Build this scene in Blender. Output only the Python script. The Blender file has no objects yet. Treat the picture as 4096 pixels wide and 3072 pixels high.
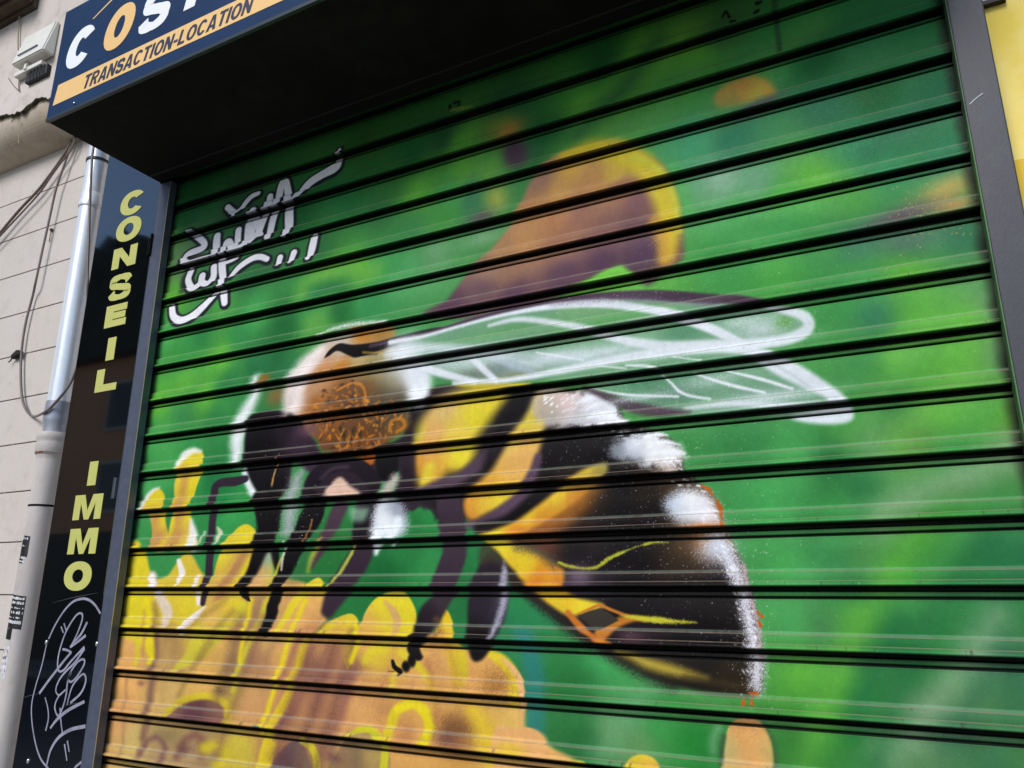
import bpy, bmesh, math, random
import numpy as np
from mathutils import Vector
random.seed(7)
RNG = np.random.default_rng(11)
sc = bpy.context.scene
COL = sc.collection

# ------------------------------------------------------------------ survey of the place
# the photographer's position and lens, solved from the slat spacing and the two shutter jambs
F_PX, YAW, PITCH, ROLL = 3020.17, -0.476992, 0.266683, -0.000225
CAM = np.array([0.0, -1.221468, 1.6])
SLAT = 0.09                                  # slat pitch in metres
XL, XR = -1.690, 0.158                       # shutter opening
_fw = np.array([math.sin(YAW)*math.cos(PITCH), math.cos(YAW)*math.cos(PITCH), math.sin(PITCH)])
_rt = np.array([math.cos(YAW), -math.sin(YAW), 0.0])
_up = np.cross(_rt, _fw)
_r = math.cos(ROLL)*_rt + math.sin(ROLL)*_up
_u = -math.sin(ROLL)*_rt + math.cos(ROLL)*_up

def at(px, py, y=0.0):
    """survey point (photo pixel) -> point on the facade-parallel plane at depth y"""
    d = ((px-2048)/F_PX)*_r + ((1536-py)/F_PX)*_u + _fw
    return CAM + d*((y-CAM[1])/d[1])

def panel(ox, oy, s):
    return lambda *p: [(ox+a*s, oy+b*s) + tuple(r) for a, b, *r in p]

# ------------------------------------------------------------------ helpers
def lin(c):
    c = np.asarray(c, float)/255.0
    return np.where(c <= 0.04045, c/12.92, ((c+0.055)/1.055)**2.4)

def lin3(r, g, b):
    v = lin((r, g, b)); return (float(v[0]), float(v[1]), float(v[2]), 1.0)

def tag(o, label=None, cat=None, group=None, kind=None):
    if label: o['label'] = label
    if cat: o['category'] = cat
    if group: o['group'] = group
    if kind: o['kind'] = kind
    return o

def thing(name, label, cat, loc=(0, 0, 0), group=None):
    o = bpy.data.objects.new(name, None); COL.objects.link(o)
    o.location = loc; o.empty_display_size = 0.05
    return tag(o, label, cat, group)

def link_mesh(name, me, mat=None, parent=None, smooth=False):
    o = bpy.data.objects.new(name, me); COL.objects.link(o)
    if mat: me.materials.append(mat)
    if parent is not None:
        o.parent = parent
        # meshes are written in world coordinates, the thing sits at its own base
        t = parent; off = Vector((0, 0, 0))
        while t is not None:
            off += t.location; t = t.parent
        o.location = -off
    if smooth:
        for p in me.polygons: p.use_smooth = True
        me.set_sharp_from_angle(angle=math.radians(38))
    return o

def obj(name, bm, mat=None, parent=None, smooth=False):
    me = bpy.data.meshes.new(name)
    bmesh.ops.recalc_face_normals(bm, faces=bm.faces[:])
    bm.to_mesh(me); bm.free()
    return link_mesh(name, me, mat, parent, smooth)

def box(bm, x0, x1, y0, y1, z0, z1, bevel=0.0):
    vs = [bm.verts.new((x, y, z)) for x in (x0, x1) for y in (y0, y1) for z in (z0, z1)]
    fs = [(0, 1, 3, 2), (4, 6, 7, 5), (0, 4, 5, 1), (2, 3, 7, 6), (0, 2, 6, 4), (1, 5, 7, 3)]
    faces = [bm.faces.new([vs[i] for i in f]) for f in fs]
    if bevel > 0:
        es = list({e for f in faces for e in f.edges})
        bmesh.ops.bevel(bm, geom=es, offset=bevel, segments=2, affect='EDGES', profile=0.6)

def prism(bm, pts, y0, y1):
    """polygon in (x,z) extruded from y0 (front) to y1 (back)"""
    a = [bm.verts.new((x, y0, z)) for x, z in pts]
    b = [bm.verts.new((x, y1, z)) for x, z in pts]
    n = len(pts)
    bm.faces.new(a); bm.faces.new(b[::-1])
    for i in range(n):
        bm.faces.new((a[i], b[i], b[(i+1) % n], a[(i+1) % n]))

def catmull(pts, n=10, closed=False):
    P = np.asarray(pts, float)
    if closed: Q = np.vstack([P[-1], P, P[0], P[1]])
    else: Q = np.vstack([2*P[0]-P[1], P, 2*P[-1]-P[-2]])
    out = []
    t = np.linspace(0, 1, n, endpoint=False)[:, None]
    for i in range(1, len(Q)-2):
        p0, p1, p2, p3 = Q[i-1], Q[i], Q[i+1], Q[i+2]
        out.append(0.5*((2*p1)+(-p0+p2)*t+(2*p0-5*p1+4*p2-p3)*t*t+(-p0+3*p1-3*p2+p3)*t**3))
    out = np.vstack(out)
    if not closed: out = np.vstack([out, P[-1]])
    return out

def tube(bm, pts, r, seg=10, smooth_n=8, closed_ends=True):
    P = catmull(pts, smooth_n) if smooth_n > 1 else np.asarray(pts, float)
    rings = []
    prev = None
    for i, p in enumerate(P):
        d = P[min(i+1, len(P)-1)] - P[max(i-1, 0)]
        d = Vector(d).normalized()
        if prev is None:
            n = d.orthogonal().normalized()
        else:
            n = (prev - d*prev.dot(d)).normalized()
        prev = n
        b = d.cross(n)
        rr = r(i/(len(P)-1)) if callable(r) else r
        rings.append([bm.verts.new(Vector(p) + (n*math.cos(a)+b*math.sin(a))*rr)
                      for a in [2*math.pi*k/seg for k in range(seg)]])
    for a, b in zip(rings, rings[1:]):
        for k in range(seg):
            bm.faces.new((a[k], a[(k+1) % seg], b[(k+1) % seg], b[k]))
    if closed_ends:
        bm.faces.new(rings[0][::-1]); bm.faces.new(rings[-1])

def lathe(bm, cx, cy, prof, seg=48):
    """prof = [(z, r), ...] around a vertical axis"""
    rings = [[bm.verts.new((cx+r*math.cos(a), cy+r*math.sin(a), z))
              for a in [2*math.pi*k/seg for k in range(seg)]] for z, r in prof]
    for a, b in zip(rings, rings[1:]):
        for k in range(seg):
            bm.faces.new((a[k], a[(k+1) % seg], b[(k+1) % seg], b[k]))
    bm.faces.new(rings[0]); bm.faces.new(rings[-1][::-1])

# ------------------------------------------------------------------ materials
def mat(name, color=(0.5, 0.5, 0.5, 1), rough=0.6, metal=0.0, ior=1.5, noise=None, bump=None, spec=0.5):
    """noise = (scale, dark colour, amount[, detail]); bump = (scale, strength)"""
    m = bpy.data.materials.new(name); m.use_nodes = True
    nt = m.node_tree; b = nt.nodes['Principled BSDF']
    b.inputs['Base Color'].default_value = color
    b.inputs['Roughness'].default_value = rough
    b.inputs['Metallic'].default_value = metal
    b.inputs['IOR'].default_value = ior
    b.inputs['Specular IOR Level'].default_value = spec
    tc = nt.nodes.new('ShaderNodeTexCoord')
    if noise:
        layers = noise if isinstance(noise, list) else [noise]
        last = None
        for ly in layers:
            s, c2, amt = ly[:3]
            lo, hi = (ly[3], ly[4]) if len(ly) > 4 else (0.40, 0.68)
            stretch = ly[5] if len(ly) > 5 else (1, 1, 1)
            mp = nt.nodes.new('ShaderNodeMapping'); mp.inputs['Scale'].default_value = stretch
            nt.links.new(tc.outputs['Object'], mp.inputs['Vector'])
            n = nt.nodes.new('ShaderNodeTexNoise'); n.inputs['Scale'].default_value = s
            n.inputs['Detail'].default_value = 7; n.inputs['Roughness'].default_value = 0.62
            nt.links.new(mp.outputs['Vector'], n.inputs['Vector'])
            r = nt.nodes.new('ShaderNodeMapRange'); r.inputs['From Min'].default_value = lo
            r.inputs['From Max'].default_value = hi; r.inputs['To Max'].default_value = amt
            nt.links.new(n.outputs['Fac'], r.inputs['Value'])
            mx = nt.nodes.new('ShaderNodeMix'); mx.data_type = 'RGBA'
            nt.links.new(r.outputs['Result'], mx.inputs['Factor'])
            if last is None: mx.inputs['A'].default_value = color
            else: nt.links.new(last, mx.inputs['A'])
            mx.inputs['B'].default_value = c2
            last = mx.outputs['Result']
        nt.links.new(last, b.inputs['Base Color'])
    if bump:
        n = nt.nodes.new('ShaderNodeTexNoise'); n.inputs['Scale'].default_value = bump[0]
        n.inputs['Detail'].default_value = 5
        nt.links.new(tc.outputs['Object'], n.inputs['Vector'])
        bp = nt.nodes.new('ShaderNodeBump'); bp.inputs['Strength'].default_value = bump[1]
        bp.inputs['Distance'].default_value = 0.002
        nt.links.new(n.outputs['Fac'], bp.inputs['Height'])
        nt.links.new(bp.outputs['Normal'], b.inputs['Normal'])
    return m

# ------------------------------------------------------------------ the mural, sprayed in facade coordinates
RES = 0.00095
MX0, MX1, MZ0, MZ1 = -1.70, 0.17, 1.15, 2.75
MW, MH = int((MX1-MX0)/RES), int((MZ1-MZ0)/RES)
CAN = np.zeros((MH, MW, 3), np.float32)      # row 0 = bottom, sRGB 0..255

def W2(p):
    q = at(p[0], p[1]); return (q[0], q[2])

def wall_pts(pts): return np.array([W2(p) for p in pts])

def local_scale(p):
    """facade metres per photo pixel around p (vertical)"""
    a, b = at(p[0], p[1]-20), at(p[0], p[1]+20)
    return abs(a[2]-b[2])/40.0

def aspect(p):
    """how much narrower a facade metre looks across than up around p (foreshortening of the long facade)"""
    a, b = at(p[0]-20, p[1]), at(p[0]+20, p[1])
    return local_scale(p)/(abs(a[0]-b[0])/40.0)

def vnoise(h, w, cells, seed=0, octaves=3):
    rng = np.random.default_rng(seed)
    out = np.zeros((h, w), np.float32); amp = 1.0; tot = 0
    for o in range(octaves):
        cy, cx = max(2, int(cells*h/max(h, w))*2**o+2), max(2, cells*2**o+2)
        g = rng.random((cy+1, cx+1)).astype(np.float32)
        yy = np.linspace(0, cy-1e-3, h); xx = np.linspace(0, cx-1e-3, w)
        yi, xi = yy.astype(int), xx.astype(int)
        fy = (yy-yi)[:, None].astype(np.float32); fx = (xx-xi)[None, :].astype(np.float32)
        fy = fy*fy*(3-2*fy); fx = fx*fx*(3-2*fx)
        a = g[yi][:, xi]; b = g[yi][:, xi+1]; c = g[yi+1][:, xi]; d = g[yi+1][:, xi+1]
        out += amp*((a*(1-fx)+b*fx)*(1-fy)+(c*(1-fx)+d*fx)*fy); tot += amp; amp *= 0.5
    return out/tot

GRAIN = RNG.random((MH, MW)).astype(np.float32)
EDGE = vnoise(MH, MW, 160, 5, 2)

def window(P, pad):
    x0, z0 = P.min(0)-pad; x1, z1 = P.max(0)+pad
    i0, i1 = max(0, int((z0-MZ0)/RES)), min(MH, int((z1-MZ0)/RES)+2)
    j0, j1 = max(0, int((x0-MX0)/RES)), min(MW, int((x1-MX0)/RES)+2)
    if i1 <= i0 or j1 <= j0: return None
    xs = (MX0+(np.arange(j0, j1)+.5)*RES).astype(np.float32)[None, :]
    zs = (MZ0+(np.arange(i0, i1)+.5)*RES).astype(np.float32)[:, None]
    return i0, i1, j0, j1, xs, zs

def smooth(t):
    t = np.clip(t, 0, 1); return t*t*(3-2*t)

def lay(win, a, col, grain=0.0):
    i0, i1, j0, j1 = win[:4]
    if grain:
        g = GRAIN[i0:i1, j0:j1]
        a = a*(1-grain) + grain*np.where(a > 0.01, smooth((a*1.25-g)*2.5+0.15), 0)
    a = np.clip(a, 0, 1)[..., None]
    CAN[i0:i1, j0:j1] = CAN[i0:i1, j0:j1]*(1-a) + np.asarray(col, np.float32)*a

def rbf(win, cps, power=3.6):
    xs, zs = win[4], win[5]
    num = 0; den = 0
    for c in cps:
        x, z = W2(c)
        w = 1.0/((xs-x)**2+(zs-z)**2+0.00035)**(power/2)
        num = num + w[..., None]*np.asarray(c[2], np.float32); den = den + w
    return num/den[..., None]

def stroke(pts, w, col, soft=10, alpha=1.0, grain=0.0, n=7, s=1.0, wob=0.0):
    """spray line; w, soft in panel pixels (s = panel scale)"""
    P = wall_pts(pts)
    k = np.mean([local_scale(p) for p in pts])*s
    asp = np.mean([aspect(p) for p in pts]); soft = soft*1.45
    ws = np.full(len(pts), w, float) if np.isscalar(w) else np.interp(np.linspace(0, 1, len(pts)), np.linspace(0, 1, len(w)), w)
    C = catmull(np.hstack([P, ws[:, None]*k/2]), n) if len(pts) > 2 else np.hstack([P, ws[:, None]*k/2])
    sf = soft*k
    win = window(C[:, :2], (C[:, 2].max()+sf)/asp)
    if win is None: return
    xs, zs = win[4], win[5]
    best = np.full((zs.shape[0], xs.shape[1]), 9.0, np.float32)
    pad = C[:, 2].max()+sf
    for a, b in zip(C, C[1:]):
        # only touch the neighbourhood of this segment
        jx0 = int((min(a[0], b[0])-pad/asp-MX0)/RES)-win[2]; jx1 = int((max(a[0], b[0])+pad/asp-MX0)/RES)-win[2]+2
        iz0 = int((min(a[1], b[1])-pad-MZ0)/RES)-win[0]; iz1 = int((max(a[1], b[1])+pad-MZ0)/RES)-win[0]+2
        jx0, iz0 = max(0, jx0), max(0, iz0)
        if jx1 <= jx0 or iz1 <= iz0: continue
        X, Z = xs[:, jx0:jx1], zs[iz0:iz1]
        X = (X-a[0])*asp
        dx, dz = (b[0]-a[0])*asp, b[1]-a[1]; L = dx*dx+dz*dz+1e-12
        t = np.clip((X*dx+(Z-a[1])*dz)/L, 0, 1)
        d = np.sqrt((X-t*dx)**2+(Z-a[1]-t*dz)**2)-(a[2]+t*(b[2]-a[2]))
        sub = best[iz0:iz1, jx0:jx1]
        np.minimum(sub, d.astype(np.float32), out=sub)
    if wob: best = best + (EDGE[win[0]:win[1], win[2]:win[3]]-.5)*wob*k
    a = smooth(0.5-best/max(sf, 1e-6))*alpha
    lay(win, a, col, grain)

def poly(pts, col, soft=10, alpha=1.0, grain=0.0, cps=None, s=1.0, n=6, wob=0.0, sharp=False):
    P = wall_pts(pts)
    k = np.mean([local_scale(p) for p in pts])*s
    asp = np.mean([aspect(p) for p in pts]); soft = soft*1.45
    C = P if sharp else catmull(P, n, True)
    sf = soft*k
    win = window(C, sf/asp)
    if win is None: return
    xs, zs = win[4], win[5]
    inside = np.zeros((zs.shape[0], xs.shape[1]), bool)
    best = np.full(inside.shape, (sf*2+0.01), np.float32)
    D = np.roll(C, -1, 0)
    for a, b in zip(C, D):
        cond = (a[1] > zs) != (b[1] > zs)
        if cond.any():
            rows = np.where(cond[:, 0])[0]
            xc = (b[0]-a[0])*(zs[rows]-a[1])/(b[1]-a[1]+1e-12)+a[0]
            inside[rows] ^= (xs < xc)
        jx0 = int((min(a[0], b[0])-sf/asp-MX0)/RES)-win[2]; jx1 = int((max(a[0], b[0])+sf/asp-MX0)/RES)-win[2]+2
        iz0 = int((min(a[1], b[1])-sf-MZ0)/RES)-win[0]; iz1 = int((max(a[1], b[1])+sf-MZ0)/RES)-win[0]+2
        jx0, iz0 = max(0, jx0), max(0, iz0)
        if jx1 <= jx0 or iz1 <= iz0: continue
        X, Z = xs[:, jx0:jx1], zs[iz0:iz1]
        X = (X-a[0])*asp
        dx, dz = (b[0]-a[0])*asp, b[1]-a[1]; L = dx*dx+dz*dz+1e-12
        t = np.clip((X*dx+(Z-a[1])*dz)/L, 0, 1)
        d = np.sqrt((X-t*dx)**2+(Z-a[1]-t*dz)**2)
        sub = best[iz0:iz1, jx0:jx1]
        np.minimum(sub, d.astype(np.float32), out=sub)
    sd = np.where(inside, -best, best)
    if wob: sd = sd + (EDGE[win[0]:win[1], win[2]:win[3]]-.5)*wob*k
    a = smooth(0.5-sd/max(sf, 1e-6))*alpha
    lay(win, a, rbf(win, cps) if cps else col, grain)

def blob(c, rx, ry, col, alpha=1.0, rot=0.0, grain=0.0, s=1.0, p=2.0):
    x, z = W2(c); k = local_scale(c)*s
    asp = aspect(c)
    rx, ry = rx*k, ry*k
    m = max(rx, ry)*2.2/asp
    win = window(np.array([[x, z]]), m)
    if win is None: return
    X, Z = (win[4]-x)*asp, win[5]-z
    ca, sa = math.cos(rot), math.sin(rot)
    u, v = (X*ca+Z*sa)/rx, (-X*sa+Z*ca)/ry
    q = np.sqrt(u*u+v*v)
    lay(win, alpha*np.exp(-0.9*q**p), col, grain)

def specks(c, rx, ry, nn, col, rmin=0.5, rmax=1.6, s=1.0, seed=1, alpha=0.9):
    rng = np.random.default_rng(seed)
    x, z = W2(c); k = local_scale(c)*s
    for _ in range(int(nn*1.7)):
        px, pz = x+rng.normal()*rx*k*.6/aspect(c), z+rng.normal()*ry*k*.6
        r = (rmin+(rmax-rmin)*rng.random()**3)*0.00062
        win = window(np.array([[px, pz]]), r+.002)
        if win is None: continue
        d = np.sqrt((win[4]-px)**2+(win[5]-pz)**2)
        lay(win, smooth((r+.0006-d)/.0012)*alpha, col)

T_ = 1100/2212
A0, A1, A2, A3 = [panel(0, o, T_) for o in (0, 800, 1600, 2247)]
B0, B1, B2, B3 = [panel(1000, o, T_) for o in (0, 800, 1600, 2247)]
C0, C1, C2, C3 = [panel(2000, o, T_) for o in (0, 800, 1600, 2247)]
D0, D1, D2, D3 = [panel(2996, o, T_) for o in (0, 800, 1600, 2247)]
V = panel(0, 0, 1.8517)
E_ = panel(850, 1230, .9456); F_ = panel(1600, 1450, 1.2608); G_ = panel(400, 1750, 1.389)
H_ = panel(1500, 1050, 1.5748); I_ = panel(1600, 300, 1.1032); Q_ = panel(600, 580, .4822)
SE, SF, SG, SH, SI, SQ = .9456, 1.2608, 1.389, 1.5748, 1.1032, .4822

# ---- out-of-focus foliage ground
L, M, K, TL, G2, PW, BG, ML = (112, 188, 74), (66, 152, 82), (38, 108, 62), (62, 128, 104), (118, 162, 118), (150, 185, 152), (44, 126, 70), (84, 172, 100)
bgp = V((420, 420, K), (520, 430, (60, 100, 70)), (640, 470, K), (800, 330, (60, 110, 55)), (950, 300, (45, 95, 60)), (880, 345, K), (1000, 320, L), (1100, 240, (50, 105, 70)),
    (1250, 250, L), (1330, 200, (95, 165, 70)), (1180, 310, K), (1400, 130, L), (1300, 140, K), (1500, 110, L), (1470, 190, (90, 170, 85)), (1550, 60, (70, 120, 75)), (1700, 50, M), (1650, 150, ML),
    (1770, 130, K), (1870, 90, (60, 135, 85)), (1980, 60, (55, 130, 80)), (1800, 220, TL), (1900, 190, K), (2020, 180, (50, 120, 85)), (1950, 260, (65, 130, 100)), (2050, 330, (62, 135, 105)), (1850, 300, (60, 140, 105)),
    (1500, 320, (80, 168, 130)), (1600, 300, (62, 140, 112)), (1570, 390, (150, 182, 168)), (1650, 400, (125, 170, 150)), (1760, 380, L), (1700, 430, (90, 180, 85)), (1830, 420, (88, 160, 80)), (1900, 360, (70, 150, 110)),
    (1600, 470, ML), (1700, 500, (70, 160, 90)), (1590, 570, M), (1680, 600, (85, 170, 80)), (1760, 540, M), (1850, 520, TL), (1950, 520, (70, 130, 100)), (2060, 500, (60, 120, 95)), (1850, 620, ML), (1950, 600, L), (2080, 600, (100, 160, 100)),
    (1980, 690, L), (2060, 690, L), (2120, 640, (130, 170, 135)), (1880, 690, TL), (1800, 650, M), (1850, 780, (70, 150, 85)), (1930, 780, L), (2050, 780, L), (2150, 770, G2), (1900, 870, (55, 120, 70)), (1800, 890, (70, 155, 75)),
    (2000, 880, L), (2100, 890, (95, 170, 80)), (2180, 900, (120, 170, 60)), (1950, 950, (110, 160, 80)), (1870, 950, G2), (2060, 980, M), (1600, 960, (62, 138, 82)), (1700, 990, ML), (1650, 1060, (82, 175, 102)), (1780, 1000, K), (1850, 1040, (45, 115, 72)),
    (1800, 1090, M), (2180, 980, (125, 160, 120)), (2080, 1030, (115, 155, 112)), (1970, 1080, G2), (1920, 1130, (118, 165, 112)), (2000, 1150, (66, 150, 52)), (2060, 1130, (72, 155, 62)), (2130, 1180, (32, 108, 70)), (2190, 1200, (50, 120, 85)), (1880, 1190, (95, 155, 95)),
    (1780, 1190, (60, 135, 85)), (1700, 1220, ML), (1950, 1230, (80, 175, 65)), (1850, 1260, (52, 125, 78)), (2100, 1260, (45, 125, 72)), (1700, 1340, (90, 172, 105)), (1790, 1340, (85, 140, 95)), (1850, 1320, (85, 160, 70)), (1930, 1360, (42, 118, 65)),
    (2020, 1340, (50, 128, 75)), (2110, 1330, (55, 130, 78)), (1740, 1450, L), (1800, 1470, (90, 165, 66)), (1860, 1420, K), (1850, 1500, (45, 125, 70)), (1960, 1430, (35, 110, 60)), (2030, 1390, (60, 140, 78)), (2120, 1410, (128, 160, 125)), (2060, 1500, (118, 158, 112)),
    (1990, 1530, (120, 150, 118)), (2180, 1440, (50, 102, 78)), (1800, 1570, (80, 160, 60)), (1740, 1600, (60, 125, 60)), (1850, 1600, (30, 120, 58)), (1900, 1620, (120, 155, 112)), (1990, 1620, (108, 145, 110)), (2080, 1600, (60, 110, 80)), (2190, 1620, (75, 130, 80)),
    (1220, 1380, (52, 132, 78)), (1300, 1420, (75, 165, 102)), (1360, 1500, (78, 162, 98)), (1440, 1490, (50, 140, 68)), (1520, 1500, (95, 160, 95)), (1230, 1480, (45, 118, 66)), (1260, 1590, (42, 110, 62)), (1320, 1570, (122, 166, 122)), (1380, 1620, (115, 155, 105)), (1430, 1570, M), (1500, 1610, (42, 132, 60)),
    (400, 570, (120, 152, 112)), (380, 640, L), (350, 720, ML), (450, 610, (70, 135, 82)), (540, 600, (56, 120, 78)), (600, 540, (62, 110, 75)), (700, 540, (60, 125, 78)), (480, 660, (95, 175, 90)), (430, 720, (52, 135, 78)), (520, 720, (60, 145, 85)), (560, 670, ML), (620, 690, K), (600, 760, K),
    (680, 640, (62, 152, 92)), (690, 690, (110, 175, 90)), (720, 600, L), (780, 580, L), (830, 560, (70, 155, 95)), (740, 650, K), (800, 640, (62, 150, 95)), (860, 590, (95, 172, 115)), (930, 540, (120, 168, 130)), (880, 490, (70, 145, 90)), (950, 470, (80, 160, 80)), (820, 460, (55, 120, 72)), (760, 430, (52, 130, 78)),
    (900, 410, L), (970, 420, (80, 165, 95)), (1030, 420, TL), (1000, 370, L), (850, 380, (62, 125, 62)), (480, 770, L), (400, 770, M), (400, 830, (110, 185, 80)), (350, 880, L), (330, 950, ML), (500, 830, (55, 130, 80)), (560, 790, (48, 122, 80)), (450, 860, L), (400, 900, (70, 145, 90)), (470, 910, (60, 140, 85)),
    (620, 810, (58, 130, 88)), (420, 960, (62, 148, 85)), (360, 1000, ML), (320, 1060, (85, 172, 106)), (400, 1050, (62, 152, 85)), (460, 1030, (38, 118, 72)), (480, 1090, (40, 130, 75)), (300, 1130, (75, 160, 95)), (500, 1110, (70, 165, 95)), (360, 1130, (62, 140, 85)),
    (760, 1130, (50, 128, 72)), (850, 1150, (42, 118, 66)), (930, 1120, (52, 142, 80)), (880, 1200, (45, 125, 72)), (930, 1230, (62, 148, 88)), (820, 1240, (32, 108, 60)), (980, 1180, (40, 115, 70)), (1040, 1150, (45, 128, 76)), (1010, 1290, (40, 112, 66)), (1120, 1300, (48, 138, 86)), (1150, 1240, (44, 125, 72)),
    (700, 1200, (45, 115, 62)), (1090, 1330, (52, 128, 95)), (1180, 1330, (55, 140, 98)), (1250, 640, L), (1330, 610, L), (1420, 650, (100, 175, 80)), (1150, 660, (70, 140, 80)))
st = 8
xs8 = (MX0+(np.arange(0, MW+st, st))*RES).astype(np.float32)[None, :]
zs8 = (MZ0+(np.arange(0, MH+st, st))*RES).astype(np.float32)[:, None]
warp1, warp2 = vnoise(zs8.shape[0], xs8.shape[1], 9, 21), vnoise(zs8.shape[0], xs8.shape[1], 9, 22)
wx, wz = xs8+(warp1-.5)*.05, zs8+(warp2-.5)*.05
lo = rbf((0, 0, 0, 0, wx, wz), bgp, 3.0).astype(np.float32)
ii, jj = np.arange(MH)/st, np.arange(MW)/st
i0, j0 = ii.astype(int), jj.astype(int)
fa, fb = (ii-i0)[:, None, None].astype(np.float32), (jj-j0)[None, :, None].astype(np.float32)
r0 = lo[i0]*(1-fa)+lo[i0+1]*fa
CAN[:] = r0[:, j0]*(1-fb)+r0[:, j0+1]*fb
CAN *= (0.95+0.10*vnoise(MH, MW, 26, 3, 3))[..., None]
lum = CAN.mean(-1, keepdims=True); CAN[:] = np.clip((lum+(CAN-lum)*1.06)*np.array([.88, .93, .84], np.float32), 0, 255)

# diagonal soft leaves in the corners
for p in [(V((1220, 330), (1310, 240), (1420, 130), (1480, 60)), 46, (110, 178, 70), 80),
          (V((1330, 330), (1420, 240), (1500, 160)), 30, (95, 170, 80), 60),
          (V((1250, 290), (1340, 200), (1420, 90)), 28, (34, 92, 60), 50),
          (V((1900, 1110), (2000, 1060), (2110, 1020), (2200, 960)), 40, (130, 168, 122), 60),
          (V((1920, 1640), (2000, 1540), (2080, 1440), (2150, 1330)), 46, (128, 160, 124), 70),
          (V((2040, 1600), (2110, 1500), (2170, 1400)), 30, (52, 105, 76), 60),
          (V((1760, 1560), (1800, 1440), (1850, 1330)), 36, (92, 168, 66), 60),
          (V((1850, 1560), (1900, 1430), (1960, 1330)), 36, (36, 112, 64), 60),
          (V((1740, 1650), (1810, 1470), (1890, 1300), (1980, 1150)), 30, (96, 170, 62), 70), (V((1890, 1650), (1950, 1470), (2040, 1290), (2110, 1170)), 40, (40, 112, 62), 70),
          (V((1960, 1300), (2040, 1190), (2120, 1100), (2200, 1060)), 36, (66, 146, 70), 60), (V((1700, 1330), (1760, 1220), (1840, 1110)), 40, (72, 156, 84), 70),
          (V((1840, 940), (1900, 860), (1980, 760), (2040, 660)), 44, (88, 162, 74), 80), (V((1930, 960), (2010, 880), (2100, 800)), 40, (104, 172, 76), 70), (V((1300, 1630), (1360, 1540), (1440, 1450)), 40, (104, 158, 108), 70),
          (V((2150, 1640), (2190, 1540), (2212, 1450)), 40, (58, 118, 78), 60), (V((1560, 230), (1650, 140), (1760, 60)), 36, (98, 160, 74), 70), (V((1880, 330), (1980, 250), (2060, 180)), 36, (44, 106, 76), 70),
          (V((2090, 680), (2010, 700), (1940, 760)), 40, (110, 186, 78), 70)]:
    stroke(p[0], p[1], p[2], soft=p[3], alpha=.75, s=1.8517)
# lime arch left of the flower
stroke(B1((420, 760), (440, 690), (520, 630), (640, 590), (780, 580), (900, 600), (1000, 560)), 120, (110, 178, 72), soft=120, alpha=.8, s=T_)
blob(B1((640, 700))[0], 150, 70, (38, 112, 72), .8, s=T_)

# ---- distant blossoms (blurred)
blob(I_((330, 340))[0], 70, 60, (110, 180, 70), .8, s=SI)
blob(I_((345, 185))[0], 70, 45, (120, 150, 60), .8, s=SI)
blob(I_((395, 205))[0], 50, 38, (205, 150, 62), .95, s=SI)
blob(I_((420, 285))[0], 44, 60, (84, 54, 76), .95, rot=.4, s=SI, p=3)
blob(I_((350, 450))[0], 40, 55, (175, 178, 78), .8, rot=.4, s=SI)
blob(I_((300, 520))[0], 45, 26, (98, 78, 86), .8, s=SI)
blob(I_((300, 590))[0], 70, 30, (140, 172, 135), .6, s=SI)
specks(I_((330, 460))[0], 60, 60, 50, (205, 170, 80), .5, 1.5, SI, 3)
stroke(I_((180, 130), (230, 125), (262, 122)), 14, (140, 165, 60), 8, .7, s=SI)
poly(I_((95, 868), (170, 815), (260, 700), (330, 625), (400, 540), (450, 440), (490, 360), (560, 300), (640, 265), (740, 245), (820, 248), (880, 285), (935, 315), (975, 355), (990, 400), (1008, 450), (1022, 520), (1028, 600), (1030, 660), (1005, 695), (950, 725), (900, 765), (860, 735), (830, 712), (800, 692), (740, 715), (680, 750), (600, 790), (500, 830), (380, 855), (250, 885)),
     (120, 85, 85), 22, s=SI, cps=I_((180, 850, (92, 62, 80)), (300, 780, (108, 80, 88)), (420, 800, (92, 64, 82)), (600, 730, (94, 66, 82)), (740, 680, (86, 60, 80)), (880, 650, (84, 60, 82)), (860, 540, (108, 78, 84)), (750, 560, (135, 95, 88)), (600, 600, (158, 112, 86)),
      (450, 610, (188, 138, 88)), (370, 650, (172, 130, 86)), (400, 700, (146, 106, 86)), (320, 700, (150, 115, 95)), (500, 500, (182, 132, 84)), (580, 430, (200, 152, 82)), (510, 380, (150, 112, 92)), (620, 330, (210, 165, 72)), (700, 390, (190, 138, 82)), (780, 360, (208, 176, 70)), (800, 420, (158, 108, 86)), (870, 460, (120, 82, 86)), (900, 500, (130, 90, 80)), (560, 520, (176, 122, 84)), (660, 500, (150, 104, 88)), (980, 690, (120, 85, 80)), (930, 740, (78, 62, 62))))
stroke(I_((600, 295), (680, 268), (760, 272), (840, 300), (900, 350), (945, 420), (970, 500), (982, 580), (975, 655)), [30, 62, 80, 84, 84, 80, 76, 64, 46], (214, 194, 46), 40, .93, .25, s=SI)
stroke(I_((930, 540), (955, 600), (965, 670)), 50, (212, 162, 60), 40, .8, .5, s=SI)
stroke(I_((850, 300), (920, 330), (965, 380), (1000, 470), (1012, 560)), 26, (205, 205, 60), 16, .8, s=SI)
stroke(I_((985, 330), (1020, 400), (1045, 500)), 34, (86, 184, 82), 40, .5, s=SI)
poly(I_((690, 748), (740, 718), (795, 694), (815, 705), (850, 735), (800, 760), (720, 775), (640, 790)), (116, 196, 72), 12, s=SI)
specks(I_((960, 620))[0], 70, 90, 90, (215, 175, 70), .4, 1.2, SI, 31)
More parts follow.
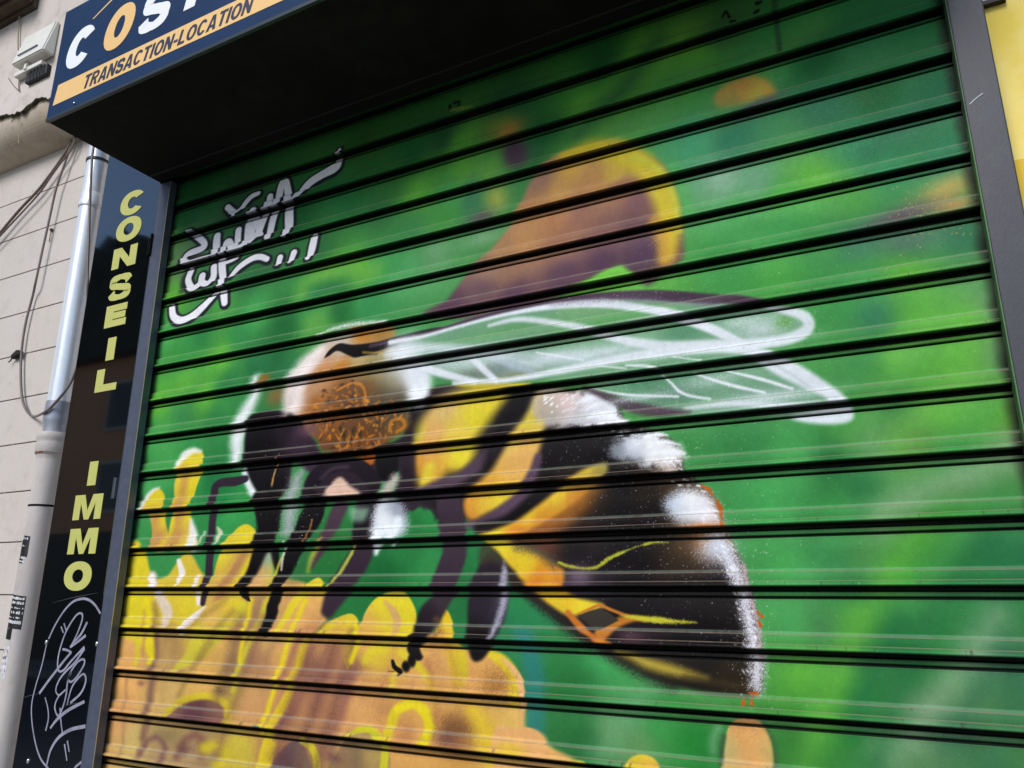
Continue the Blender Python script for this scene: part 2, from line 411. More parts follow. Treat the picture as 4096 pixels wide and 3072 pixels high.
poly(C0((1720, 800), (1790, 690), (1930, 625), (2080, 610), (2190, 680), (2215, 760), (2100, 800), (1950, 850), (1790, 870)), 0, 60, .95, .4, C0((1800, 770, (196, 158, 76)), (1950, 700, (208, 150, 70)), (2080, 740, (202, 186, 70)), (2190, 700, (214, 160, 60)), (1850, 830, (150, 150, 75))), s=T_)
blob(C0((2100, 850))[0], 190, 50, (104, 82, 96), .75, rot=.2, s=T_)
specks(C0((2020, 720))[0], 200, 110, 80, (226, 150, 62), .5, 1.6, T_, 4)
blob(D0((1600, 1530))[0], 270, 110, (196, 174, 92), .9, rot=.2, s=T_)
blob(D1((1650, 60))[0], 180, 60, (206, 160, 92), .8, s=T_)
blob(D1((1220, 140))[0], 300, 75, (102, 82, 94), .85, rot=.15, s=T_)
blob(D1((1250, 330))[0], 260, 90, (86, 108, 96), .6, s=T_)
specks(D1((1480, 120))[0], 300, 230, 150, (220, 172, 92), .5, 1.7, T_, 5)

# ---- teal edge beside the yellow flower
poly(C3((120, 545), (235, 545), (310, 640), (330, 760), (355, 900), (365, 1040), (362, 1320), (335, 1395), (210, 1335), (205, 1200), (190, 1050), (190, 900), (160, 700)), (44, 124, 134), 80, .62, s=T_)

# ---- yellow flower, lower left
Y, YD, PE, BR, WT = (226, 206, 44), (206, 190, 54), (226, 166, 94), (150, 106, 82), (240, 232, 226)
poly(G_((15, 990), (25, 700), (50, 520), (58, 350), (85, 308), (112, 300), (132, 340), (150, 400), (190, 400), (250, 330), (300, 400), (350, 420), (430, 400), (470, 400), (520, 400), (600, 420), (640, 440), (655, 545), (700, 540), (745, 545), (770, 500), (830, 480), (890, 500), (930, 560), (985, 560), (1040, 605), (1110, 615), (1170, 645), (1210, 700), (1225, 760), (1227, 835), (1262, 845), (1290, 880), (1296, 1000)),
     PE, 10, s=SG, cps=G_((70, 450, Y), (110, 520, (225, 203, 48)), (90, 600, (226, 168, 98)), (90, 700, (230, 170, 98)), (60, 800, (216, 160, 98)), (100, 880, (206, 176, 104)), (190, 470, (216, 190, 60)), (200, 600, (170, 132, 82)), (170, 680, (190, 150, 92)), (190, 770, (216, 176, 104)), (250, 500, (222, 200, 50)), (300, 560, (208, 176, 62)), (340, 600, (216, 166, 88)), (300, 700, (222, 172, 92)),
      (380, 650, (160, 124, 82)), (370, 720, (206, 190, 52)), (430, 780, (206, 152, 98)), (470, 650, (176, 130, 92)), (480, 580, (202, 160, 92)), (520, 640, (216, 162, 92)), (600, 560, (228, 172, 98)), (560, 720, (196, 136, 92)), (620, 690, (146, 102, 82)), (680, 620, (192, 136, 86)), (650, 760, (182, 126, 82)), (720, 700, (154, 106, 82)), (690, 800, (186, 130, 86)), (800, 600, (226, 176, 82)),
      (850, 530, Y), (800, 700, (206, 152, 86)), (760, 800, (226, 166, 98)), (820, 850, (216, 156, 86)), (960, 660, (222, 166, 92)), (1000, 720, (216, 166, 86)), (1100, 700, (226, 166, 92)), (1150, 760, (206, 160, 82)), (1100, 850, (222, 186, 62)), (1020, 850, (176, 124, 76)), (950, 850, (226, 170, 86)), (1200, 800, (230, 176, 112)), (1240, 900, (230, 172, 104)), (500, 900, (176, 126, 82)), (600, 900, (166, 122, 82)),
      (700, 900, (170, 140, 86)), (900, 920, (216, 160, 86)), (1050, 920, (202, 150, 72)), (1180, 930, (226, 196, 62)), (300, 900, (156, 128, 88)), (180, 900, (172, 142, 96)), (400, 900, (202, 180, 62))))
# left petals
poly(G_((40, 560), (52, 420), (66, 335), (90, 306), (112, 300), (130, 335), (142, 430), (152, 540), (150, 640), (120, 600), (80, 580)), Y, 12, .85, s=SG)
stroke(A3((1250, 540), (1262, 700), (1240, 850), (1215, 1050), (1190, 1230), (1150, 1420)), 40, (140, 104, 86), 44, .9, s=T_)
stroke(A3((1020, 920), (1015, 1100), (1000, 1300), (985, 1560)), 20, (172, 130, 92), 30, .7, s=T_)
for p in (A3((1105, 540), (1110, 680), (1105, 830)), A3((1205, 560), (1235, 700), (1215, 820))): stroke(p, 34, (214, 196, 48), 22, .9, s=T_)
stroke(A3((1160, 400), (1165, 600), (1150, 760)), 24, (196, 140, 84), 26, .7, s=T_)
# two finger petals
poly(A2((1150, 880), (1180, 790), (1230, 725), (1280, 712), (1315, 760), (1322, 870), (1325, 960), (1350, 1090), (1350, 1200), (1225, 1210), (1215, 1010), (1180, 910)), Y, 12, s=T_, cps=A2((1260, 780, Y), (1300, 950, Y), (1250, 960, (200, 146, 86)), (1270, 1120, (196, 142, 88)), (1330, 1150, (224, 190, 60))))
stroke(A2((1135, 890), (1165, 795), (1225, 728), (1275, 706)), [40, 36, 30, 14], WT, 26, .95, .3, s=T_)
poly(A2((1385, 870), (1410, 620), (1440, 520), (1500, 440), (1560, 405), (1620, 412), (1645, 465), (1638, 540), (1600, 640), (1565, 740), (1525, 860), (1535, 960), (1565, 1060), (1590, 1190), (1350, 1200), (1370, 960)), Y, 12, s=T_, cps=A2((1580, 520, Y), (1460, 650, (222, 192, 62)), (1560, 700, Y), (1450, 880, (206, 156, 82)), (1500, 900, Y), (1420, 1100, (202, 148, 88)), (1500, 1150, (220, 196, 70)), (1380, 1000, Y)))
stroke(A2((1500, 560), (1465, 760), (1440, 900), (1405, 1120)), 50, (200, 148, 78), 40, .8, s=T_)
stroke(A2((1440, 520), (1485, 445), (1555, 408), (1615, 412)), [40, 62, 50, 24], (246, 242, 232), 30, .95, .3, s=T_)
stroke(A2((1530, 960), (1545, 1060), (1552, 1180)), [20, 64, 80], (238, 236, 232), 30, .95, s=T_)
stroke(A2((1432, 1290), (1455, 1370), (1450, 1430), (1430, 1490)), [30, 50, 44, 16], WT, 14, s=T_)
stroke(A3((1220, 105), (1275, 270), (1335, 390), (1335, 500)), [60, 76, 86, 60], (226, 206, 188), 26, .92, s=T_)
stroke(A3((1215, 120), (1245, 190), (1265, 250)), 44, (244, 238, 234), 18, s=T_)
stroke(A3((1590, 120), (1580, 210), (1592, 340)), 36, (236, 226, 214), 14, s=T_)
stroke(A3((1465, 560), (1530, 475), (1620, 400), (1720, 320)), [64, 70, 50, 14], (240, 228, 220), 14, s=T_)
stroke(A3((1600, 440), (1680, 400), (1760, 355)), [30, 34, 10], (236, 220, 205), 12, s=T_)
# petal with rounded yellow tip
poly(A2((1640, 1640), (1700, 1440), (1770, 1210), (1850, 1085), (1925, 1012), (1995, 998), (2055, 1060), (2058, 1150), (2020, 1300), (1980, 1440), (1960, 1560), (1860, 1659), (1740, 1680)), Y, 12, s=T_, cps=A2((1990, 1060, Y), (1800, 1250, (224, 202, 52)), (1760, 1500, (210, 170, 80)), (1960, 1400, Y), (1880, 1350, (200, 150, 86))))
stroke(A2((1960, 1240), (1870, 1380), (1790, 1520), (1740, 1640)), 66, (176, 122, 82), 50, .85, s=T_)
stroke(A2((1750, 1440), (1820, 1380), (1880, 1290)), 24, (214, 190, 70), 24, .6, s=T_)
poly(A3((1620, 400), (1760, 310), (1900, 300), (1985, 340), (1960, 450), (1850, 560), (1720, 700), (1600, 800), (1480, 860), (1400, 880), (1500, 720), (1560, 560)), Y, 26, s=T_, cps=A3((1850, 400, (222, 180, 70)), (1700, 450, (222, 176, 90)), (1930, 420, (208, 196, 56)), (1650, 620, (206, 194, 54)), (1800, 580, (196, 182, 56)), (1500, 800, (204, 188, 62)), (1880, 340, Y)))
stroke(A3((2080, 330), (2010, 520), (1960, 680), (1890, 880), (1830, 1050)), 100, (158, 118, 84), 90, .85, s=T_)
stroke(A3((1700, 660), (1590, 820), (1500, 960), (1440, 1080)), 36, (150, 122, 66), 44, .7, s=T_)
stroke(A3((2130, 330), (2080, 500), (1990, 700), (1930, 860), (1880, 1040)), 44, (206, 194, 54), 26, .9, s=T_)
stroke(A3((1860, 700), (1760, 860), (1690, 1000)), 60, (222, 170, 92), 60, .6, s=T_)
# arch petals, bottom left
poly(A3((1340, 1240), (1440, 1150), (1560, 1100), (1680, 1090), (1790, 1140), (1850, 1230), (1840, 1320), (1640, 1290), (1480, 1280)), (112, 72, 72), 24, s=T_, cps=A3((1560, 1210, (104, 66, 68)), (1760, 1230, (136, 92, 78)), (1420, 1260, (140, 104, 84))))
stroke(A3((1360, 1215), (1450, 1135), (1560, 1092), (1680, 1084), (1780, 1120), (1840, 1195), (1846, 1300)), 58, (216, 192, 48), 24, s=T_)
stroke(A3((1290, 1270), (1420, 1260), (1560, 1275)), 26, (110, 70, 92), 24, .8, s=T_)
blob(A3((1350, 1380))[0], 170, 70, (122, 108, 70), .6, s=T_)
stroke(A3((1140, 1540), (1190, 1440), (1270, 1410), (1325, 1480), (1315, 1600)), 40, (126, 86, 80), 40, .85, s=T_)
stroke(A3((1440, 1560), (1490, 1440), (1570, 1395), (1620, 1430), (1625, 1560)), 60, (130, 86, 74), 44, .85, s=T_)
blob(A3((1540, 1560))[0], 60, 90, (186, 156, 110), .8, s=T_)
stroke(A3((1650, 1500), (1740, 1480), (1800, 1520), (1760, 1650)), 90, (214, 194, 46), 60, .9, s=T_)
stroke(A3((2150, 1650), (2180, 1500), (2205, 1380)), 70, (216, 194, 52), 30, .9, s=T_)
# middle petals
poly(B3((160, 560), (240, 500), (300, 350), (380, 240), (470, 170), (555, 128), (595, 170), (600, 280), (580, 430), (540, 560), (470, 680), (400, 700)), PE, 12, s=T_, cps=B3((420, 420, (228, 172, 98)), (520, 330, (226, 168, 98)), (300, 500, (222, 172, 92)), (500, 560, (200, 140, 90)), (560, 200, Y)))
stroke(B3((230, 560), (300, 420), (380, 300), (470, 220), (570, 190)), [40, 60, 64, 60, 70], (224, 202, 46), 22, s=T_)
stroke(B3((600, 260), (580, 400), (545, 540)), 26, (196, 146, 92), 26, .7, s=T_)
stroke(B3((450, 640), (395, 830), (345, 960), (300, 1100), (225, 1230), (165, 1400), (110, 1640)), [60, 62, 66, 74, 76, 90, 120], (222, 194, 46), 20, s=T_)
stroke(B3((500, 700), (440, 860), (390, 1000), (330, 1180), (270, 1330)), 44, (142, 98, 86), 56, .7, s=T_)
stroke(B3((640, 660), (580, 800), (520, 900), (420, 1080), (340, 1240)), 40, (140, 92, 82), 56, .55, s=T_)
stroke(B3((200, 640), (120, 800), (60, 960)), 46, (178, 130, 86), 60, .6, s=T_)
stroke(B3((300, 1240), (240, 1340), (200, 1420)), 30, (110, 70, 96), 36, .7, s=T_)
poly(B3((540, 580), (600, 500), (690, 455), (790, 420), (845, 440), (870, 510), (866, 630), (850, 720), (825, 810), (780, 870), (740, 760), (640, 680)), Y, 12, s=T_, cps=B3((790, 470, Y), (640, 530, Y), (700, 600, (214, 156, 82)), (760, 560, (218, 172, 74)), (840, 600, Y), (650, 680, (180, 124, 84)), (720, 720, (184, 128, 84)), (810, 740, (214, 192, 52))))
stroke(B3((720, 700), (660, 860), (600, 1000), (540, 1180)), 100, (150, 100, 80), 110, .65, s=T_)
stroke(B3((860, 830), (800, 1020), (740, 1200), (690, 1340), (640, 1560)), 50, (144, 92, 84), 70, .7, s=T_)
stroke(B3((900, 960), (850, 1120), (800, 1280), (740, 1480)), 56, (230, 168, 100), 60, .7, s=T_)
poly(B3((860, 640), (900, 470), (960, 350), (1040, 275), (1150, 236), (1240, 250), (1310, 340), (1338, 440), (1320, 560), (1295, 650), (1240, 700), (1080, 700), (940, 760)), Y, 12, s=T_, cps=B3((1060, 330, Y), (1230, 310, (228, 210, 46)), (1300, 450, Y), (1260, 620, Y), (1080, 480, (222, 196, 58)), (940, 500, (226, 176, 82)), (900, 640, (216, 160, 90)), (1000, 640, (224, 176, 76)), (1150, 620, (226, 190, 60))))
stroke(B3((1080, 320), (1150, 400), (1185, 500), (1170, 600)), [20, 60, 66, 20], (212, 166, 104), 22, .9, s=T_)
stroke(B3((930, 800), (990, 730), (1090, 700), (1200, 730), (1300, 790), (1390, 880), (1460, 960), (1500, 1080), (1488, 1190)), [60, 90, 90, 70, 60, 60, 60, 50, 20], (224, 200, 48), 34, .92, s=T_)
blob(B3((1060, 800))[0], 130, 80, (220, 194, 54), .8, s=T_)
stroke(B3((1180, 830), (1160, 950), (1170, 1060)), 50, (222, 200, 50), 40, .8, s=T_)
stroke(B3((1330, 940), (1310, 1040)), 34, (208, 150, 100), 30, .7, s=T_)
poly(B3((1500, 580), (1525, 480), (1558, 385), (1600, 415), (1640, 540), (1668, 650), (1735, 720), (1752, 880), (1720, 1010), (1660, 1000), (1620, 900), (1560, 700)), (224, 192, 46), 14, s=T_, cps=B3((1570, 480, (230, 196, 40)), (1640, 650, (226, 196, 48)), (1700, 850, (214, 190, 48)), (1560, 640, (220, 164, 80)), (1690, 980, (210, 170, 66))))
stroke(B3((1470, 700), (1520, 860), (1560, 1000), (1560, 1120)), 60, (196, 138, 90), 80, .55, .3, s=T_)
stroke(B3((1930, 735), (2030, 800), (2105, 900), (2135, 1020), (2120, 1150)), [70, 100, 100, 90, 70], (226, 200, 46), 30, .95, s=T_)
stroke(C3((10, 775), (90, 850), (155, 950), (185, 1060), (190, 1180)), [16, 50, 54, 50, 40], (236, 184, 122), 14, s=T_)
blob(B3((1980, 990))[0], 130, 120, (166, 112, 56), .8, s=T_, grain=.6)
specks(B3((1960, 960))[0], 240, 160, 160, (96, 62, 44), .4, 1.0, T_, 6)
specks(B3((1080, 1200))[0], 160, 330, 150, (92, 60, 48), .4, 1.1, T_, 8)
specks(B3((900, 760))[0], 110, 150, 60, (92, 60, 48), .4, 1.0, T_, 9)
blob(B3((1120, 1180))[0], 130, 60, (180, 126, 80), .6, s=T_)
stroke(B3((1120, 1400), (1165, 1230), (1240, 1160), (1320, 1140), (1405, 1190), (1448, 1290), (1440, 1380), (1405, 1450)), 84, (222, 198, 44), 26, s=T_)
blob(B3((1270, 1370))[0], 90, 90, (192, 132, 82), .9, s=T_, grain=.3)
blob(B3((1660, 1340))[0], 150, 110, (128, 86, 52), .9, s=T_, grain=.4)
blob(B3((1680, 1490))[0], 110, 80, (150, 100, 66), .7, s=T_)
stroke(B3((1800, 1200), (1880, 1330), (1930, 1480), (1940, 1600)), 100, (226, 190, 50), 90, .8, s=T_)
blob(B3((2100, 1300))[0], 90, 160, (222, 184, 82), .6, s=T_)
poly(B3((180, 1659), (250, 1520), (330, 1445), (410, 1450), (460, 1550), (470, 1680)), (100, 76, 76), 24, s=T_, cps=B3((300, 1560, (96, 74, 78)), (420, 1600, (124, 104, 84))))
stroke(B3((420, 1440), (490, 1490), (530, 1570), (530, 1680)), 60, (208, 194, 44), 16, s=T_)
poly(B3((690, 1560), (760, 1420), (850, 1360), (960, 1345), (1040, 1390), (1090, 1480), (1095, 1680), (640, 1680)), (132, 106, 76), 18, s=T_, cps=B3((850, 1560, (128, 104, 76)), (760, 1620, (150, 116, 82)), (930, 1450, (170, 140, 84)), (980, 1580, (176, 146, 82))))
stroke(B3((800, 1395), (890, 1355), (970, 1348), (1040, 1400), (1078, 1500), (1070, 1680)), [20, 50, 64, 64, 60, 60], (206, 196, 46), 16, s=T_)
poly(C3((-40, 1345), (120, 1338), (215, 1330), (285, 1350), (340, 1400), (372, 1480), (378, 1620), (200, 1720), (-40, 1720)), (230, 174, 108), 12, s=T_)
blob(C3((90, 1530))[0], 120, 80, (224, 190, 56), .9, s=T_, p=3)
poly(C3((545, 1700), (570, 1610), (640, 1590), (710, 1610), (735, 1700)), (222, 200, 50), 14, s=T_)
poly(C3((985, 1760), (1020, 1620), (1090, 1555), (1180, 1548), (1260, 1590), (1310, 1690), (1300, 1780)), (224, 190, 52), 16, s=T_, cps=C3((1150, 1570, (220, 200, 52)), (1200, 1650, (226, 170, 76)), (1050, 1660, (222, 192, 56))))
poly(C3((1810, 1780), (1812, 1450), (1850, 1310), (1930, 1262), (2040, 1262), (2130, 1330), (2190, 1480), (2205, 1700), (2190, 1800)), (222, 164, 94), 16, s=T_, cps=C3((2000, 1450, (224, 160, 92)), (1840, 1500, (196, 176, 110)), (2180, 1550, (200, 180, 104)), (1950, 1290, (214, 152, 84)), (2060, 1600, (226, 166, 100))))
stroke(C3((1800, 1400), (1782, 1500), (1778, 1620)), 40, (66, 84, 60), 30, .8, s=T_)
stroke(D3((120, 1300), (190, 1420), (215, 1560), (215, 1659)), 30, (66, 92, 62), 44, .8, s=T_)
stroke(C3((1760, 1330), (1720, 1420), (1710, 1520)), 60, (140, 172, 140), 60, .5, s=T_)

R_ = panel(320, 1720, 1840/1270); SR = 1840/1270
for p, w, c, sf, al in ((R_((205, 480), (208, 560), (204, 650), (192, 760), (168, 900)), 16, (122, 84, 70), 16, .5), (R_((240, 600), (236, 700), (220, 800)), 26, (196, 158, 92), 26, .6),
        (R_((440, 520), (425, 600), (400, 690), (365, 780)), 30, (132, 98, 70), 24, .55), (R_((505, 520), (480, 610), (450, 700), (410, 800), (380, 900)), 24, (120, 78, 72), 26, .5),
        (R_((640, 590), (612, 690), (578, 790), (545, 900)), 44, (122, 76, 62), 40, .5), (R_((700, 600), (672, 700), (640, 800), (600, 930)), 26, (110, 66, 62), 26, .5),
        (R_((756, 560), (745, 640), (712, 740), (680, 840), (650, 935)), 26, (112, 70, 68), 24, .55), (R_((610, 560), (580, 640), (556, 700)), 14, (150, 98, 72), 14, .7),
        (R_((290, 560), (330, 520), (400, 470)), 16, (160, 128, 60), 18, .6), (R_((320, 640), (370, 560), (420, 500)), 14, (150, 120, 62), 16, .6), (R_((960, 640), (980, 720), (985, 800)), 20, (176, 116, 74), 24, .7),
        (R_((690, 520), (672, 540), (655, 560)), 10, (110, 90, 60), 10, .7), (R_((870, 600), (850, 680), (830, 740)), 22, (200, 140, 84), 26, .6), (R_((1000, 560), (1030, 640), (1040, 720)), 16, (196, 140, 60), 20, .6)):
    stroke(p, w, c, sf, al, .25, s=SR)
for p, w in ((R_((622, 470), (590, 540), (560, 640), (530, 740), (500, 840)), 14), (R_((470, 470), (455, 560), (440, 640)), 12), (R_((765, 540), (768, 590), (750, 640)), 14), (R_((180, 470), (196, 560), (198, 640)), 14), (R_((880, 770), (925, 760), (960, 800), (962, 860)), 22)):
    stroke(p, w, (232, 210, 36), 10, .9, s=SR)
for x, y, r in ((300, 780, 40), (345, 785, 30), (290, 880, 26), (560, 905, 30), (170, 700, 12), (700, 905, 22), (1010, 850, 34), (385, 720, 18)):
    blob(R_((x, y))[0], r, r*.7, (96, 60, 66), .55, s=SR, grain=.3)
# ---- rear legs and shadow drawing under the bee
BK, PU = (17, 14, 17), (54, 39, 51)
poly(F_((-10, 420), (60, 415), (130, 425), (205, 430), (205, 500), (130, 520), (100, 470), (60, 460), (20, 480), (0, 520)), (44, 34, 42), 14, s=SF, grain=.4, wob=14)
stroke(G_((770, 200), (768, 270), (748, 340), (712, 400), (680, 450), (655, 500)), [70, 62, 66, 70, 64, 40], PU, 12, s=SG)
blob(G_((768, 240))[0], 30, 60, (34, 27, 32), .9, s=SG)
stroke(G_((735, 290), (722, 335), (685, 395), (648, 445)), [6, 10, 10, 5], (178, 182, 74), 5, .9, .5, s=SG)
stroke(G_((690, 200), (664, 262), (634, 320), (606, 372)), [44, 38, 30, 14], (74, 54, 66), 10, s=SG)
stroke(G_((640, 290), (610, 340), (596, 385)), [8, 16, 10], (190, 186, 60), 12, .8, .4, s=SG)
stroke(G_((570, 300), (588, 345), (560, 395)), 30, (52, 104, 62), 40, .6, s=SG)

# ---- bee: abdomen and thorax
poly(F_((-10, 440), (5, 330), (15, 220), (40, 130), (110, 78), (230, 70), (330, 72), (430, 78), (560, 88), (640, 108), (700, 150), (722, 190), (790, 212), (860, 245), (897, 290), (905, 340), (960, 392), (1000, 430), (1022, 490), (1050, 560), (1088, 640), (1110, 710), (1128, 780), (1143, 870), (1150, 960), (1148, 1020), (1130, 1056), (1065, 1056), (948, 1044), (830, 1013), (731, 962), (652, 922), (570, 868), (507, 824), (455, 780), (396, 741), (341, 686), (305, 620), (270, 570), (240, 530), (215, 500), (130, 470), (60, 440)),
     BK, 16, s=SF, cps=F_((100, 400, (30, 23, 30)), (560, 260, (20, 17, 20)), (640, 300, (18, 15, 18)), (700, 400, (18, 15, 17)), (780, 400, (34, 26, 18)), (860, 380, (60, 44, 26)), (620, 440, (40, 30, 24)), (570, 440, (84, 58, 34)), (530, 490, (104, 66, 36)), (470, 535, (110, 62, 42)), (590, 500, (34, 26, 25)), (560, 530, (40, 29, 28)), (660, 500, (26, 21, 23)), (900, 580, (74, 54, 30)), (960, 555, (150, 86, 30)), (890, 640, (52, 42, 30)), (820, 560, (40, 30, 24)), (760, 560, (18, 15, 17)), (700, 600, (17, 14, 17)), (560, 590, (18, 15, 17)), (640, 640, (24, 19, 22)), (760, 640, (20, 17, 19)), (900, 700, (24, 21, 23)), (800, 780, (22, 19, 21)), (1000, 700, (24, 21, 24)), (1000, 900, (15, 13, 16)), (700, 760, (18, 16, 18)), (570, 680, (70, 54, 70)), (640, 690, (40, 32, 40)), (800, 860, (34, 24, 30)), (900, 850, (17, 15, 17)), (450, 120, (120, 110, 100)), (800, 480, (18, 16, 18)), (700, 480, (18, 16, 18)), (860, 930, (34, 27, 22)), (400, 280, (24, 18, 24)), (380, 120, (20, 17, 18)), (480, 300, (20, 17, 20)), (1050, 980, (40, 32, 20))))
stroke(F_((300, 600), (370, 690), (450, 772), (540, 842), (640, 908), (740, 962), (860, 1015)), [40, 44, 36, 36, 40, 50, 50], (38, 34, 28), 34, .8, .5, s=SF)
# stripe 1
poly(F_((250, 72), (330, 78), (338, 112), (290, 180), (250, 240), (236, 300), (205, 342), (150, 352), (120, 388), (75, 395), (48, 350), (40, 280), (58, 200), (105, 135), (160, 100)), Y, 38, s=SF, cps=F_((110, 220, (226, 172, 104)), (140, 150, (214, 180, 110)), (90, 280, (222, 160, 80)), (60, 320, (216, 148, 52)), (190, 300, (232, 214, 52)), (240, 170, (224, 206, 50)), (280, 110, (222, 200, 50)), (85, 360, (224, 190, 58)), (120, 340, (222, 170, 60)), (50, 230, (210, 196, 66)), (180, 210, (226, 198, 80))))
stroke(F_((95, 330), (85, 365), (82, 392)), 26, (228, 206, 60), 18, .9, s=SF)
stroke(F_((180, 72), (280, 74), (420, 72)), [6, 16, 10], (216, 190, 40), 10, s=SF)
stroke(F_((360, 160), (310, 230), (290, 270), (250, 320), (180, 370), (110, 396), (60, 410)), [40, 34, 34, 40, 40, 36, 20], (84, 64, 80), 18, s=SF)
stroke(F_((430, 110), (370, 150), (330, 200), (300, 250), (280, 320)), [70, 66, 52, 36, 24], (18, 15, 17), 36, .95, .3, s=SF)
# stripe 2
poly(F_((440, 85), (405, 155), (355, 230), (322, 290), (290, 340), (240, 392), (205, 425), (203, 478), (230, 502), (270, 482), (340, 450), (398, 390), (430, 320), (452, 250), (475, 195), (530, 190), (560, 130), (520, 90)), Y, 22, s=SF, cps=F_((450, 140, (206, 186, 140)), (510, 120, (222, 200, 190)), (410, 190, (214, 196, 62)), (360, 250, (228, 196, 90)), (390, 290, (226, 168, 98)), (340, 330, (226, 174, 92)), (290, 380, (220, 162, 56)), (225, 440, (222, 150, 50)), (320, 430, (228, 208, 50)), (260, 450, (224, 190, 60)), (400, 250, (228, 180, 90)), (225, 485, (214, 140, 50))))
stroke(F_((440, 300), (405, 400), (340, 462), (270, 505), (200, 515)), [24, 40, 46, 40, 14], (88, 66, 84), 16, s=SF)
stroke(F_((480, 380), (420, 440), (340, 500), (250, 520)), [40, 44, 36, 24], (17, 14, 16), 20, s=SF)
# stripe 3 and lower yellow
poly(F_((650, 318), (580, 342), (510, 395), (440, 450), (360, 505), (290, 535), (255, 552), (300, 575), (350, 562), (430, 525), (500, 482), (560, 440), (610, 395), (660, 350)), Y, 16, s=SF, cps=F_((600, 345, (214, 186, 66)), (500, 410, (230, 198, 52)), (400, 480, (232, 200, 50)), (300, 545, (232, 208, 50)), (560, 420, (206, 140, 50)), (450, 500, (220, 150, 48)), (380, 535, (222, 140, 44)), (640, 350, (150, 140, 66))))
stroke(F_((620, 390), (560, 450), (480, 510), (400, 545)), [40, 60, 50, 20], (196, 120, 40), 50, .6, s=SF)
poly(F_((258, 552), (330, 562), (420, 596), (495, 640), (522, 668), (524, 716), (560, 745), (645, 768), (600, 795), (535, 802), (480, 772), (425, 728), (362, 660), (305, 600)), Y, 14, s=SF, cps=F_((300, 575, (232, 208, 46)), (400, 640, (230, 200, 44)), (480, 650, (222, 150, 44)), (440, 690, (212, 122, 34)), (510, 700, (206, 116, 36)), (500, 745, (228, 200, 44)), (580, 780, (232, 208, 46)), (470, 740, (226, 190, 44))))
stroke(F_((370, 585), (430, 598), (490, 640)), 26, (92, 84, 60), 30, .8, .5, s=SF)
stroke(C2((470, 1305), (560, 1335), (680, 1350), (780, 1338), (880, 1270), (1000, 1215), (1130, 1165), (1250, 1140), (1350, 1140)), [20, 24, 18, 22, 34, 18, 12, 22, 10], (186, 188, 52), 18, .9, .6, s=T_, wob=14)
blob(C2((650, 1420))[0], 90, 60, (118, 98, 112), .7, s=T_)
stroke(C3((545, 410), (640, 520), (720, 580), (800, 630), (900, 660)), [50, 60, 44, 50, 30], (200, 116, 42), 20, s=T_)
stroke(C3((620, 418), (710, 385), (800, 352), (890, 385), (1000, 425), (1110, 450)), [8, 22, 26, 26, 24, 20], (196, 116, 44), 12, s=T_)
stroke(C3((820, 580), (900, 520), (970, 480), (1080, 455), (1180, 470)), [110, 80, 70, 50, 20], (206, 128, 44), 30, .95, s=T_)
poly(C3((622, 432), (720, 395), (805, 372), (880, 410), (955, 470), (880, 510), (800, 550), (720, 520)), (58, 52, 46), 12, s=T_, sharp=True)
stroke(C3((960, 430), (1100, 450), (1250, 468), (1400, 478), (1580, 488)), [6, 40, 56, 36, 4], (206, 198, 54), 22, .95, .6, s=T_, wob=16)
blob(C3((1060, 600))[0], 110, 50, (98, 68, 76), .7, s=T_)
stroke(C3((930, 720), (1050, 760), (1180, 815), (1350, 862), (1520, 905), (1660, 935)), [30, 60, 90, 90, 60, 16], (190, 166, 58), 70, .9, .2, s=T_)
stroke(C3((1500, 930), (1700, 960), (1900, 1000), (1980, 1010)), 60, (70, 56, 34), 60, .6, .4, s=T_)
rng2 = np.random.default_rng(5)
# white fuzz along the back
poly(F_((455, 110), (530, 98), (600, 92), (655, 118), (705, 160), (724, 195), (660, 205), (560, 206), (490, 200), (440, 180), (430, 150)), WT, 26, .92, .5, F_((470, 150, (186, 172, 150)), (530, 130, (226, 198, 192)), (620, 130, (242, 242, 248)), (690, 170, (250, 252, 255)), (560, 190, (206, 206, 210)), (480, 190, (170, 166, 164))), s=SF, wob=30)
for a, b in (((590, 150), (650, 130)), ((600, 175), (690, 165)), ((560, 130), (630, 110)), ((640, 195), (715, 190))): stroke(F_(a, ((a[0]+b[0])/2, (a[1]+b[1])/2-6), b), [6, 14, 4], (246, 248, 252), 10, .9, .5, s=SF)
poly(F_((665, 265), (735, 228), (800, 222), (850, 248), (905, 285), (895, 315), (888, 352), (830, 340), (760, 322), (690, 305)), WT, 34, .95, .55, F_((690, 275, (120, 126, 136)), (740, 265, (236, 242, 250)), (800, 275, (255, 255, 255)), (870, 290, (252, 254, 255)), (860, 335, (206, 186, 176)), (740, 315, (160, 164, 172))), s=SF, wob=30)
for a, b in (((780, 235), (850, 232)), ((800, 255), (890, 262)), ((790, 290), (905, 288))): stroke(F_(a, ((a[0]+b[0])/2, (a[1]+b[1])/2-5), b), [8, 16, 3], (250, 252, 255), 10, .95, .4, s=SF)
poly(F_((838, 450), (880, 408), (940, 402), (990, 430), (1018, 490), (1020, 522), (940, 520), (880, 505)), WT, 44, .96, .55, F_((860, 450, (200, 214, 232)), (920, 450, (255, 255, 255)), (980, 480, (244, 242, 248)), (900, 500, (200, 204, 210)), (1000, 515, (214, 190, 184))), s=SF)
stroke(F_((1005, 560), (1052, 640), (1086, 720), (1104, 800), (1122, 880), (1132, 950), (1130, 1030)), [64, 58, 44, 46, 44, 48, 38], (226, 222, 230), 40, .88, .8, s=SF)
blob(F_((1000, 590))[0], 60, 50, (206, 212, 226), .85, s=SF, grain=.5)
stroke(F_((1090, 640), (1110, 730), (1138, 840), (1146, 940)), 12, (204, 172, 176), 10, .8, .5, s=SF)
